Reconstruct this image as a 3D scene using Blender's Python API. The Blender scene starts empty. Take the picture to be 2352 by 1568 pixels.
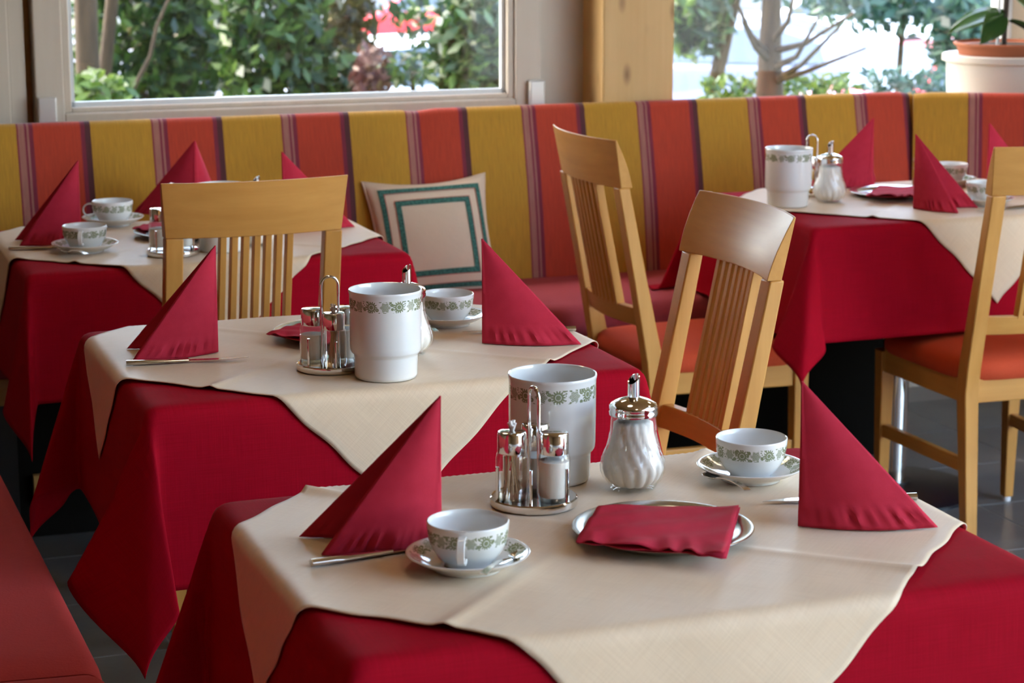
import bpy, bmesh, math, random
import numpy as np
from mathutils import Vector, Matrix

# ------------------------------------------------------------------ camera, world, sun, exposure
SC = bpy.context.scene
COL = SC.collection
PI = math.pi
FPX, IW, IH = 5000.0, 2352.0, 1568.0          # focal length in pixels of the 2352x1568 photo
PITCH, CAMZ = math.radians(11.7), 1.54
TH = math.radians(20.0)                        # the room stands turned 20 degrees to the camera
FLOOR = -0.03
cam = bpy.data.cameras.new('camera')
cam.sensor_fit = 'HORIZONTAL'; cam.sensor_width = 36.0
cam.lens = 36.0 * FPX / IW
cam.clip_start = 0.05; cam.clip_end = 400
cam.dof.use_dof = True; cam.dof.focus_distance = 3.35; cam.dof.aperture_fstop = 8.5
camo = bpy.data.objects.new('camera', cam); COL.objects.link(camo)
camo.location = (0, 0, CAMZ); camo.rotation_euler = (PI/2 - PITCH, 0, 0)
SC.camera = camo

vs = SC.view_settings
vs.view_transform = 'Standard'; vs.look = 'None'; vs.gamma = 1.0; vs.use_curve_mapping = False
vs.exposure = 2.42

world = bpy.data.worlds.new('sky'); SC.world = world; world.use_nodes = True
wn = world.node_tree; wn.nodes.clear()
sky = wn.nodes.new('ShaderNodeTexSky'); sky.sky_type = 'NISHITA'; sky.sun_disc = False
sky.sun_elevation = math.radians(48); sky.sun_rotation = math.radians(-70); sky.dust_density = 2.0; sky.air_density = 1.0
bg = wn.nodes.new('ShaderNodeBackground'); bg.inputs['Strength'].default_value = 0.62
wo = wn.nodes.new('ShaderNodeOutputWorld')
tint = wn.nodes.new('ShaderNodeMix'); tint.data_type = 'RGBA'; tint.blend_type = 'MULTIPLY'; tint.inputs[0].default_value = 1.0
tint.inputs[7].default_value = (1.0, 0.93, 0.86, 1)      # thin warm haze over the whole sky
wn.links.new(sky.outputs[0], tint.inputs[6]); wn.links.new(tint.outputs[2], bg.inputs['Color']); wn.links.new(bg.outputs[0], wo.inputs['Surface'])

sun = bpy.data.lights.new('sun', 'SUN'); sun.energy = 3.2; sun.angle = math.radians(0.6); sun.color = (1.0, 0.93, 0.82)
suno = bpy.data.objects.new('sun', sun); COL.objects.link(suno)
sd = Vector((0.80, 0.28, -1.0)).normalized()   # light travels left to right and away, steeply down
suno.rotation_euler = sd.to_track_quat('-Z', 'Y').to_euler(); suno.location = (-6, -2, 12)

CY = SC.cycles
CY.max_bounces = 6; CY.diffuse_bounces = 3; CY.glossy_bounces = 3; CY.transmission_bounces = 4; CY.transparent_max_bounces = 12
CY.use_adaptive_sampling = True; CY.adaptive_threshold = 0.045; CY.use_light_tree = False
CY.caustics_reflective = False; CY.caustics_refractive = False
CY.sample_clamp_indirect = 6.0
CY.use_denoising = True

# ------------------------------------------------------------------ coordinates
CT, ST = math.cos(TH), math.sin(TH)
def W(u, v, z=0.0): return Vector((u*CT - v*ST, u*ST + v*CT, z))
def ray(px, py):
    x, y = (px - IW/2)/FPX, -(py - IH/2)/FPX
    c, s = math.cos(PITCH), math.sin(PITCH)
    return Vector((x, c + s*y, -s + c*y))
def atz(px, py, z):
    r = ray(px, py); return Vector((0, 0, CAMZ)) + r*((z - CAMZ)/r.z)
def atd(px, py, d):
    r = ray(px, py); return Vector((0, 0, CAMZ)) + r*(d/r.y)
def UV(p): return (p.x*CT + p.y*ST, -p.x*ST + p.y*CT)

# ------------------------------------------------------------------ mesh helpers
class MB:
    def __init__(s): s.v = []; s.f = []; s.uv = []; s.m = []
    def add(s, verts, faces, mi=0, uvs=None):
        o = len(s.v); s.v.extend([tuple(p) for p in verts])
        for k, f in enumerate(faces):
            s.f.append(tuple(i + o for i in f)); s.m.append(mi)
            s.uv.append(uvs[k] if uvs else None)
        return s
    def box(s, c, d, mi=0, rz=0.0):
        hx, hy, hz = d[0]/2, d[1]/2, d[2]/2; cr, sr = math.cos(rz), math.sin(rz)
        vv = []
        for sz in (-1, 1):
            for sx, sy in ((-1, -1), (1, -1), (1, 1), (-1, 1)):
                x, y = sx*hx, sy*hy
                vv.append((c[0] + x*cr - y*sr, c[1] + x*sr + y*cr, c[2] + sz*hz))
        s.add(vv, [(3,2,1,0),(4,5,6,7),(0,1,5,4),(1,2,6,5),(2,3,7,6),(3,0,4,7)], mi); return s
    def grid(s, P, mi=0, closed_u=False, closed_v=False, uv=None):
        n, m = len(P), len(P[0]); vv = [p for r in P for p in r]; ff = []; uu = []
        for i in range(n if closed_u else n - 1):
            for j in range(m if closed_v else m - 1):
                a, b = i, (i + 1) % n; c, d = j, (j + 1) % m
                ff.append((a*m + c, b*m + c, b*m + d, a*m + d))
                if uv: uu.append([uv(i, j), uv(i + 1, j), uv(i + 1, j + 1), uv(i, j + 1)])
        s.add(vv, ff, mi, uu if uv else None); return s
    def lathe(s, prof, n=48, mi=0, mis=None, c=(0,0,0), band=None, rmod=None):
        P = []
        for (r, z) in prof:
            row = []
            for k in range(n):
                a = 2*PI*k/n; rr = r if rmod is None else rmod(r, z, a)
                row.append((c[0] + rr*math.cos(a), c[1] + rr*math.sin(a), c[2] + z))
            P.append(row)
        vv = [p for r in P for p in r]
        for i in range(len(prof) - 1):
            ff, uu = [], []
            for k in range(n):
                k2 = (k + 1) % n
                ff.append((i*n + k, i*n + k2, (i+1)*n + k2, (i+1)*n + k))
                v0, v1 = (0, 0)
                if band and band[0] <= i < band[1]:
                    w = band[1] - band[0]; v0, v1 = (i - band[0])/w, (i + 1 - band[0])/w
                uu.append([(k/n, v0), ((k+1)/n, v0), ((k+1)/n, v1), (k/n, v1)])
            mm = mis[i] if mis else mi
            if i == 0: s.add(vv, ff, mm, uu); base = len(s.v) - len(vv)
            else:
                for q, f in enumerate(ff):
                    s.f.append(tuple(x + base for x in f)); s.m.append(mm); s.uv.append(uu[q])
        return s
    def tube(s, pts, rad, n=8, mi=0, cap=True):
        pts = [Vector(p) for p in pts]; N = len(pts)
        rad = rad if isinstance(rad, (list, tuple)) else [rad]*N
        P = []; up = None
        for i, p in enumerate(pts):
            t = (pts[min(i+1, N-1)] - pts[max(i-1, 0)]).normalized()
            if up is None:
                up = Vector((0,0,1)) if abs(t.z) < 0.9 else Vector((1,0,0))
            up = (up - t*up.dot(t)).normalized(); sd_ = t.cross(up)
            P.append([p + (up*math.cos(2*PI*k/n) + sd_*math.sin(2*PI*k/n))*rad[i] for k in range(n)])
        o = len(s.v); s.grid(P, mi, closed_v=True)
        if cap:
            s.f.append(tuple(o + k for k in range(n))); s.m.append(mi); s.uv.append(None)
            s.f.append(tuple(o + (N-1)*n + k for k in reversed(range(n)))); s.m.append(mi); s.uv.append(None)
        return s
    def prism(s, poly, z0, z1, mi=0):
        n = len(poly)
        s.add([(x, y, z0) for x, y in poly] + [(x, y, z1) for x, y in poly],
              [tuple(reversed(range(n))), tuple(range(n, 2*n))] + [(i, (i+1) % n, (i+1) % n + n, i + n) for i in range(n)], mi); return s
    def mesh(s, name, mats, smooth=35):
        me = bpy.data.meshes.new(name); me.from_pydata(s.v, [], s.f)
        for m in (mats if isinstance(mats, (list, tuple)) else [mats]): me.materials.append(m)
        me.polygons.foreach_set('material_index', s.m)
        if any(u is not None for u in s.uv):
            lay = me.uv_layers.new(name='UVMap'); data = []
            for f, u in zip(s.f, s.uv):
                for k in range(len(f)): data.extend(u[k] if u else (0.0, 0.0))
            lay.data.foreach_set('uv', data)
        bm = bmesh.new(); bm.from_mesh(me); bmesh.ops.remove_doubles(bm, verts=bm.verts, dist=1e-6); bmesh.ops.recalc_face_normals(bm, faces=bm.faces); bm.to_mesh(me); bm.free()
        if smooth:
            me.polygons.foreach_set('use_smooth', [True]*len(me.polygons))
            me.set_sharp_from_angle(angle=math.radians(smooth))
        me.update(); return me
    def obj(s, name, mats, parent=None, smooth=35, loc=None, rot=None, bevel=0.0, seg=2):
        o = bpy.data.objects.new(name, s.mesh(name, mats, smooth)); COL.objects.link(o)
        if parent: o.parent = parent
        if loc is not None: o.location = loc
        if rot is not None: o.rotation_euler = rot
        if bevel:
            md = o.modifiers.new('bevel', 'BEVEL'); md.width = bevel; md.segments = seg; md.limit_method = 'ANGLE'; md.angle_limit = math.radians(40)
        return o

def thing(name, label, cat, loc=(0,0,0), rz=0.0, group=None):
    o = bpy.data.objects.new(name, None); COL.objects.link(o); o.empty_display_size = 0.05
    o.location = loc; o.rotation_euler = (0, 0, rz); o['label'] = label; o['category'] = cat
    if group: o['group'] = group
    return o
def tag(o, label, cat, group=None):
    o['label'] = label; o['category'] = cat
    if group: o['group'] = group
    return o
def structure(o): o['kind'] = 'structure'; return o
def dup(root, loc, rz, label, group=None):
    r = root.copy(); COL.objects.link(r); r.location = loc; r.rotation_euler = (0, 0, rz); r['label'] = label
    if group: r['group'] = group
    for ch in list(root.children):
        c = ch.copy(); COL.objects.link(c); c.parent = r
        for g in list(ch.children):
            d = g.copy(); COL.objects.link(d); d.parent = c
    return r

# ------------------------------------------------------------------ materials
class NT:
    def __init__(s, name):
        s.m = bpy.data.materials.new(name); s.m.use_nodes = True; s.t = s.m.node_tree; s.t.nodes.clear()
        s.out = s.t.nodes.new('ShaderNodeOutputMaterial')
    def n(s, typ, **kw):
        nd = s.t.nodes.new(typ)
        for k, v in kw.items(): setattr(nd, k, v)
        return nd
    def l(s, a, b): s.t.links.new(a, b)
    def inp(s, sock, v):
        if hasattr(v, 'is_linked') or isinstance(v, bpy.types.NodeSocket): s.l(v, sock)
        else: sock.default_value = v
    def math(s, op, a, b=0.0, c=None):
        nd = s.n('ShaderNodeMath', operation=op); s.inp(nd.inputs[0], a); s.inp(nd.inputs[1], b)
        if c is not None: s.inp(nd.inputs[2], c)
        return nd.outputs[0]
    def mix(s, f, a, b, blend='MIX'):
        nd = s.n('ShaderNodeMix', data_type='RGBA', blend_type=blend); s.inp(nd.inputs[0], f)
        for k, v in ((6, a), (7, b)):
            if isinstance(v, (tuple, list)): nd.inputs[k].default_value = (*v[:3], 1)
            else: s.l(v, nd.inputs[k])
        return nd.outputs[2]
    def noise(s, vec, scale=5, detail=3, rough=0.5):
        nd = s.n('ShaderNodeTexNoise'); s.l(vec, nd.inputs['Vector'])
        nd.inputs['Scale'].default_value = scale; nd.inputs['Detail'].default_value = detail; nd.inputs['Roughness'].default_value = rough
        return nd.outputs[0]
    def mapping(s, vec, scale=(1,1,1), loc=(0,0,0), rot=(0,0,0)):
        nd = s.n('ShaderNodeMapping'); s.l(vec, nd.inputs[0]); nd.inputs['Scale'].default_value = scale
        nd.inputs['Location'].default_value = loc; nd.inputs['Rotation'].default_value = rot
        return nd.outputs[0]
    def ramp(s, fac, stops, interp='LINEAR'):
        nd = s.n('ShaderNodeValToRGB'); s.l(fac, nd.inputs[0]); cr = nd.color_ramp; cr.interpolation = interp
        while len(cr.elements) < len(stops): cr.elements.new(0.5)
        for e, (p, c) in zip(cr.elements, stops): e.position = p; e.color = (*c[:3], 1)
        return nd.outputs[0]
    def bump(s, h, strength=0.2, dist=0.002):
        nd = s.n('ShaderNodeBump'); s.l(h, nd.inputs['Height']); nd.inputs['Strength'].default_value = strength; nd.inputs['Distance'].default_value = dist
        return nd.outputs[0]
    def principled(s, color, rough=0.5, normal=None, **kw):
        p = s.n('ShaderNodeBsdfPrincipled')
        if isinstance(color, (tuple, list)): p.inputs['Base Color'].default_value = (*color[:3], 1)
        else: s.l(color, p.inputs['Base Color'])
        s.inp(p.inputs['Roughness'], rough)
        if normal is not None: s.l(normal, p.inputs['Normal'])
        for k, v in kw.items():
            s.inp(p.inputs[k.replace('_', ' ')], v)
        s.l(p.outputs[0], s.out.inputs['Surface']); return p
    def obj(s): return s.n('ShaderNodeTexCoord').outputs['Object']
    def uv(s): return s.n('ShaderNodeTexCoord').outputs['UV']
    def gen(s): return s.n('ShaderNodeTexCoord').outputs['Generated']
def plain(name, color, rough=0.5, **kw):
    t = NT(name); t.principled(color, rough, **kw); return t.m
def wood(name, c1, c2, axis, rough=0.36, scale=1.0, knots=False):
    t = NT(name); o = t.obj()
    sc = [38*scale]*3; sc[axis] = 2.2*scale
    n1 = t.noise(t.mapping(o, tuple(sc)), 1.0, 4, 0.6)
    n2 = t.noise(o, 7*scale, 2)
    f = t.math('ADD', t.math('MULTIPLY', n1, 0.7), t.math('MULTIPLY', n2, 0.35))
    col = t.ramp(f, [(0.30, c2), (0.68, c1)])
    if knots:
        vo = t.n('ShaderNodeTexVoronoi'); ks = [15.0]*3; ks[axis] = 6.5
        t.l(t.mapping(o, tuple(ks)), vo.inputs['Vector']); vo.inputs['Scale'].default_value = 1.0
        k = t.math('SUBTRACT', 1.0, t.math('SMOOTH_MIN', t.math('MULTIPLY', vo.outputs['Distance'], 4.2), 1.0, 0.2))
        col = t.mix(t.math('MAXIMUM', t.math('MULTIPLY', k, 0.9), 0.0), col, (0.16, 0.06, 0.015))
    t.principled(col, rough, t.bump(n1, 0.06, 0.001), Specular_IOR_Level=0.35); return t.m

M = {}
M['beech_v'] = wood('beech upright', (0.64, 0.315, 0.078), (0.52, 0.235, 0.050), 2)
M['beech_h'] = wood('beech cross', (0.65, 0.32, 0.080), (0.53, 0.24, 0.053), 0)
M['beech_d'] = wood('beech depth', (0.64, 0.315, 0.078), (0.52, 0.235, 0.050), 1)
M['pine'] = wood('pine post', (0.66, 0.43, 0.18), (0.56, 0.34, 0.12), 2, 0.45, 0.6, True)
M['frame_wood'] = wood('pale lacquered window wood', (0.58, 0.52, 0.45), (0.53, 0.47, 0.40), 2, 0.45)
M['plinth_wood'] = wood('plinth wood', (0.52, 0.28, 0.09), (0.40, 0.20, 0.055), 0)
M['dark_wood'] = wood('dark panelling', (0.20, 0.115, 0.05), (0.14, 0.075, 0.03), 2, 0.5)
M['ceil_wood'] = wood('ceiling pine', (0.44, 0.26, 0.10), (0.34, 0.185, 0.065), 0, 0.5, 0.5, True)

def cloth_mat(name, c, c2, rough=0.75, weave=900, sheen=0.25, slub=0.12, hem=False, spec=0.25):
    t = NT(name); uv = t.uv()
    s1 = t.noise(t.mapping(uv, (14, 520, 1)), 1.0, 2); s2 = t.noise(t.mapping(uv, (520, 14, 1)), 1.0, 2)
    slubs = t.math('ADD', s1, s2)
    h = slubs
    col = t.mix(t.math('SUBTRACT', t.math('MULTIPLY', slubs, 1.8), 1.3), c2, c)
    if hem:
        sep = t.n('ShaderNodeSeparateXYZ'); t.l(uv, sep.inputs[0])
        ex = t.math('SUBTRACT', 0.4175, t.math('ABSOLUTE', sep.outputs[0])); ey = t.math('SUBTRACT', 0.4175, t.math('ABSOLUTE', sep.outputs[1]))
        e = t.math('MINIMUM', ex, ey)
        inhem = t.math('LESS_THAN', e, 0.017)
        h = t.math('ADD', h, t.math('MULTIPLY', inhem, 1.6))
        col = t.mix(t.math('MULTIPLY', inhem, 0.25), col, (0.72, 0.60, 0.45))
    wr = t.noise(t.mapping(uv, (7, 9, 1), rot=(0, 0, 0.6)), 1.0, 2, 0.45)
    nb = t.n('ShaderNodeBump'); t.l(wr, nb.inputs['Height']); nb.inputs['Strength'].default_value = 0.35; nb.inputs['Distance'].default_value = 0.012
    b2 = t.n('ShaderNodeBump'); t.l(h, b2.inputs['Height']); b2.inputs['Strength'].default_value = slub*1.2; b2.inputs['Distance'].default_value = 0.0008; t.l(nb.outputs[0], b2.inputs['Normal'])
    t.principled(col, rough, b2.outputs[0], Sheen_Weight=sheen, Sheen_Roughness=0.4, Specular_IOR_Level=spec); return t.m
M['red_cloth'] = cloth_mat('red table linen', (0.37, 0.0012, 0.014), (0.31, 0.001, 0.010), 0.8, 900, 0.0, 0.12, False, 0.08)
M['cream_cloth'] = cloth_mat('cream table linen', (0.80, 0.62, 0.43), (0.74, 0.56, 0.38), 0.55, 900, 0.15, 0.10, True, 0.4)
def napkin_mat():
    t = NT('wine red paper napkin'); o = t.obj()
    n1 = t.noise(o, 900, 2); n2 = t.noise(o, 60, 3)
    col = t.mix(n2, (0.44, 0.018, 0.042), (0.54, 0.030, 0.062))
    t.principled(col, 0.8, t.bump(n1, 0.25, 0.0006), Specular_IOR_Level=0.15); return t.m
M['napkin'] = napkin_mat()

def porcelain_band():
    t = NT('porcelain with green flower border'); uv = t.uv()
    sep = t.n('ShaderNodeSeparateXYZ'); t.l(uv, sep.inputs[0])
    N = 16
    x = t.math('MULTIPLY', sep.outputs[0], float(N)); cell = t.math('FLOOR', x)
    fx = t.math('SUBTRACT', t.math('FRACT', x), 0.5); X = t.math('MULTIPLY', fx, 1.15)
    Y = t.math('SUBTRACT', sep.outputs[1], 0.5)
    par = t.math('MODULO', cell, 2.0)
    r = t.math('SQRT', t.math('ADD', t.math('MULTIPLY', X, X), t.math('MULTIPLY', Y, Y)))
    ph = t.math('ARCTAN2', Y, X)
    pet = t.math('MULTIPLY_ADD', t.math('COSINE', t.math('MULTIPLY', ph, 14.0)), 0.09, 0.43)
    d1 = t.math('LESS_THAN', r, pet)
    gap = t.math('GREATER_THAN', t.math('ABSOLUTE', t.math('SUBTRACT', r, 0.20)), 0.02)
    daisy = t.math('MULTIPLY', d1, gap)
    pet2 = t.math('MULTIPLY_ADD', t.math('COSINE', t.math('MULTIPLY', ph, 6.0)), 0.06, 0.38)
    rose = t.math('MULTIPLY', t.math('LESS_THAN', r, pet2), t.math('GREATER_THAN', t.math('SINE', t.math('MULTIPLY', r, 62.0)), -0.62))
    fl = t.math('ADD', t.math('MULTIPLY', daisy, par), t.math('MULTIPLY', rose, t.math('SUBTRACT', 1.0, par)))
    vo = t.n('ShaderNodeTexVoronoi'); vo.inputs['Scale'].default_value = 1.0
    t.l(t.mapping(uv, (N*3.3, 3.0, 1), rot=(0, 0, 0)), vo.inputs['Vector'])
    leaf = t.math('MULTIPLY', t.math('LESS_THAN', vo.outputs['Distance'], 0.44), t.math('GREATER_THAN', r, 0.42))
    leaf = t.math('MULTIPLY', leaf, t.math('GREATER_THAN', vo.outputs['Distance'], 0.10))
    vo2 = t.n('ShaderNodeTexVoronoi'); vo2.inputs['Scale'].default_value = 1.0
    t.l(t.mapping(uv, (N*4.6, 5.2, 1), loc=(0.3, 0.4, 0), rot=(0, 0, 0.5)), vo2.inputs['Vector'])
    leaf = t.math('MAXIMUM', leaf, t.math('MULTIPLY', t.math('LESS_THAN', vo2.outputs['Distance'], 0.30), t.math('GREATER_THAN', r, 0.50)))
    edge = t.math('LESS_THAN', t.math('ABSOLUTE', Y), 0.47)
    mask = t.math('MULTIPLY', t.math('MAXIMUM', fl, leaf), edge)
    col = t.mix(t.math('MULTIPLY', mask, 0.88), (0.80, 0.80, 0.78), (0.15, 0.185, 0.06))
    t.principled(col, 0.08, Coat_Weight=0.3, Coat_Roughness=0.03); return t.m
M['porc'] = plain('white porcelain', (0.80, 0.80, 0.78), 0.08, Coat_Weight=0.3, Coat_Roughness=0.03)
M['porc_band'] = porcelain_band()
M['chrome'] = plain('polished chrome', (0.80, 0.79, 0.77), 0.07, Metallic=1.0)
M['steel'] = plain('brushed steel', (0.62, 0.61, 0.58), 0.24, Metallic=1.0)
M['cutlery'] = plain('cutlery steel', (0.72, 0.70, 0.67), 0.14, Metallic=1.0)
M['salt'] = plain('fine white salt', (0.90, 0.84, 0.77), 0.9)
M['sugar'] = plain('white sugar', (0.92, 0.86, 0.79), 0.85)
M['pick'] = plain('toothpick wood', (0.62, 0.44, 0.26), 0.6)
M['paper_white'] = plain('white paper', (0.85, 0.85, 0.86), 0.6)
def thin_glass(name, tint, refl=1.0):
    t = NT(name)
    tr = t.n('ShaderNodeBsdfTransparent'); tr.inputs[0].default_value = (*tint, 1)
    gl = t.n('ShaderNodeBsdfGlossy'); gl.inputs['Roughness'].default_value = 0.02; gl.inputs['Color'].default_value = (1, 1, 1, 1)
    lw = t.n('ShaderNodeLayerWeight'); lw.inputs['Blend'].default_value = 0.5
    sch = t.math('MULTIPLY_ADD', t.math('POWER', lw.outputs['Facing'], 4.5), 0.93, 0.045)
    mx = t.n('ShaderNodeMixShader'); t.l(t.math('MINIMUM', t.math('MULTIPLY', sch, refl), 1.0), mx.inputs[0])
    t.l(tr.outputs[0], mx.inputs[1]); t.l(gl.outputs[0], mx.inputs[2]); t.l(mx.outputs[0], t.out.inputs['Surface']); return t.m
M['glass'] = thin_glass('clear jar glass', (0.98, 0.99, 0.985), 1.3)
M['pane'] = thin_glass('window pane', (0.96, 0.98, 0.97), 0.9)

def stripes():
    t = NT('striped banquette weave'); uv = t.uv(); sep = t.n('ShaderNodeSeparateXYZ'); t.l(uv, sep.inputs[0])
    x = t.math('FRACT', sep.outputs[0])
    gold, plum, mauve, red, brown = (0.48, 0.245, 0.018), (0.20, 0.016, 0.042), (0.36, 0.145, 0.115), (0.46, 0.042, 0.014), (0.085, 0.020, 0.024)
    st = [(0.0, gold), (0.456, plum), (0.468, mauve), (0.513, plum), (0.530, mauve), (0.544, plum), (0.575, red), (0.924, plum), (0.955, brown)]
    col = t.ramp(x, st, 'CONSTANT')
    o = t.mapping(uv, (95, 5.0, 1)); n = t.noise(o, 1.0, 4, 0.7)
    n2 = t.noise(t.mapping(uv, (400, 400, 1)), 1.0, 1)
    dk = t.math('MULTIPLY_ADD', n, 0.9, 0.52)
    br = t.n('ShaderNodeVectorMath', operation='SCALE'); t.l(col, br.inputs[0]); t.l(dk, br.inputs['Scale'])
    t.principled(br.outputs[0], 0.85, t.bump(t.math('ADD', n, n2), 0.18, 0.001), Sheen_Weight=0.15); return t.m
M['stripes'] = stripes()
def uphol(name, c1, c2, sc=260):
    t = NT(name); o = t.obj()
    n = t.noise(o, sc, 2); n2 = t.noise(t.mapping(o, (40, 180, 40)), 1.0, 2)
    col = t.mix(t.math('ADD', t.math('MULTIPLY', n, 0.5), t.math('MULTIPLY', n2, 0.5)), c2, c1)
    t.principled(col, 0.85, t.bump(n, 0.3, 0.0015), Specular_IOR_Level=0.2); return t.m
M['seat_red'] = uphol('red seat weave', (0.46, 0.050, 0.045), (0.37, 0.034, 0.032))
M['seat_rose'] = uphol('rose red banquette seat weave', (0.42, 0.070, 0.085), (0.34, 0.050, 0.065))
M['seat_orange'] = uphol('orange red seat weave', (0.60, 0.085, 0.030), (0.50, 0.055, 0.020))
M['cush'] = uphol('cream cushion linen', (0.74, 0.60, 0.47), (0.68, 0.53, 0.40), 300)
def braid():
    t = NT('green woven braid'); o = t.obj(); n = t.noise(o, 240, 2)
    t.principled(t.ramp(n, [(0.4, (0.010, 0.075, 0.062)), (0.62, (0.055, 0.20, 0.165))]), 0.8); return t.m
M['braid'] = braid()
M['braid_edge'] = plain('red braid edging', (0.42, 0.10, 0.07), 0.8)
M['black'] = plain('black lacquer', (0.010, 0.010, 0.012), 0.35)
M['black_base'] = plain('black table foot', (0.012, 0.014, 0.020), 0.3)
M['dark'] = plain('dark plinth', (0.006, 0.005, 0.004), 0.9, Specular_IOR_Level=0.1)
M['alu'] = plain('grey aluminium cap', (0.55, 0.55, 0.55), 0.35, Metallic=0.4)
M['seal'] = plain('black window seal', (0.02, 0.03, 0.035), 0.5)
M['alu_strip'] = plain('white pane strip', (0.62, 0.66, 0.70), 0.35)
M['wall'] = plain('cream wall paint', (0.78, 0.66, 0.50), 0.8)
M['wall_room'] = plain('warm white wall paint', (0.72, 0.66, 0.57), 0.8)
def tile_mat():
    t = NT('grey stone tile'); o = t.n('ShaderNodeNewGeometry').outputs['Position']
    n = t.noise(o, 9, 4); n2 = t.noise(o, 90, 2)
    col = t.ramp(t.math('ADD', t.math('MULTIPLY', n, 0.8), t.math('MULTIPLY', n2, 0.2)), [(0.3, (0.16, 0.155, 0.15)), (0.7, (0.23, 0.222, 0.21))])
    t.principled(col, 0.28, t.bump(n2, 0.05, 0.001)); return t.m
M['tile'] = tile_mat()
M['grout'] = plain('pale grout', (0.52, 0.50, 0.47), 0.9)
M['terracotta'] = plain('terracotta', (0.34, 0.10, 0.042), 0.7)
M['planter'] = plain('off-white planter', (0.52, 0.49, 0.45), 0.5)
M['soil'] = plain('potting soil', (0.03, 0.02, 0.012), 0.95)
M['rubber_leaf'] = plain('glossy dark green leaf', (0.035, 0.085, 0.022), 0.22)
M['stem'] = plain('dark plant stem', (0.045, 0.030, 0.020), 0.6)
M['dried'] = plain('dried red petals', (0.24, 0.030, 0.018), 0.8)
M['dried_pale'] = plain('dried straw bloom', (0.50, 0.27, 0.16), 0.8)

# ------------------------------------------------------------------ the room
VW = 5.82                     # front of the window wood
def ubox(mb, u0, u1, v0, v1, z0, z1, mi=0):
    P = [W(u0, v0), W(u1, v0), W(u1, v1), W(u0, v1)]
    mb.prism([(p.x, p.y) for p in P], z0, z1, mi); return mb

g = MB(); ubox(g, -3.2, 7.0, -4.2, 7.2, FLOOR - 0.1, FLOOR - 0.0015)
floor = structure(g.obj('floor', M['grout'], smooth=0))
TP = 0.365
tm = MB(); tm.box((0, 0, 0), (TP - 0.006, TP - 0.006, 0.012))
tme = tm.mesh('floor_tile', M['tile'], 0)
for i in range(-8, 14):
    for j in range(-12, 5):
        u, v = 0.46 + TP*(i + 0.5), 4.36 + TP*(j + 0.5)
        if not (-0.2 < u < 4.4 and 1.6 < v < 5.9): continue
        o = bpy.data.objects.new('tile', tme); COL.objects.link(o); o.parent = floor
        o.location = W(u, v, FLOOR - 0.006); o.rotation_euler = (0, 0, TH)
CEIL = 2.75
SKU0, SKU1, SKV0, SKV1 = 2.75, 4.95, -3.2, 2.15      # unseen roof opening over the aisle, added for light from above
g = MB(); ubox(g, -3.2, SKU0, -4.2, 6.35, CEIL + 0.02, CEIL + 0.15); ubox(g, SKU0, 5.45, SKV1, 6.35, CEIL + 0.02, CEIL + 0.15)
ubox(g, SKU0, 5.45, -4.2, SKV0, CEIL + 0.02, CEIL + 0.15); ubox(g, SKU1, 5.45, SKV0, SKV1, CEIL + 0.02, CEIL + 0.15)
ceiling = structure(g.obj('ceiling', M['wall_room'], smooth=0))
bw = MB(); bw.box((0, 0, 0), (8.5, 0.145, 0.02)); bme = bw.mesh('ceiling_board', M['ceil_wood'], 0)
bw = MB(); bw.box((-1.275, 0, 0), (5.95, 0.145, 0.02)); bme2 = bw.mesh('ceiling_board', M['ceil_wood'], 0)
for k in range(70):
    v = -4.1 + 0.15*k
    o = bpy.data.objects.new('ceiling_board', bme2 if SKV0 - 0.1 < v < SKV1 + 0.1 else bme); COL.objects.link(o); o.parent = ceiling
    o.location = W(1.05, v, CEIL + 0.01); o.rotation_euler = (0, 0, TH)

# back wall: parapet, left pier and header
g = MB(); ubox(g, -3.2, 2.40, VW + 0.03, 6.0, FLOOR, 0.93); ubox(g, 2.40, 3.92, 6.0, 6.15, FLOOR, 0.80)
ubox(g, -3.2, 0.765, VW + 0.06, 6.0, 0.93, 2.35); ubox(g, -3.2, 3.92, VW + 0.03, 6.15, 2.35, CEIL)
structure(g.obj('wall_back', M['wall_room'], smooth=0))
# wooden lining left of the window
lin = structure(ubox(MB(), 0.10, 0.722, VW + 0.015, VW + 0.06, 0.93, 2.35).obj('trim_2', M['frame_wood'], smooth=0, bevel=0.003))
ubox(MB(), 0.722, 0.765, VW + 0.025, VW + 0.07, 0.93, 2.35).obj('lining_board', M['frame_wood'], lin, smooth=0, bevel=0.003)
ubox(MB(), 0.70, 0.81, VW + 0.072, VW + 0.12, 0.90, 2.35).obj('jamb_board', M['plinth_wood'], lin, smooth=0)

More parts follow.
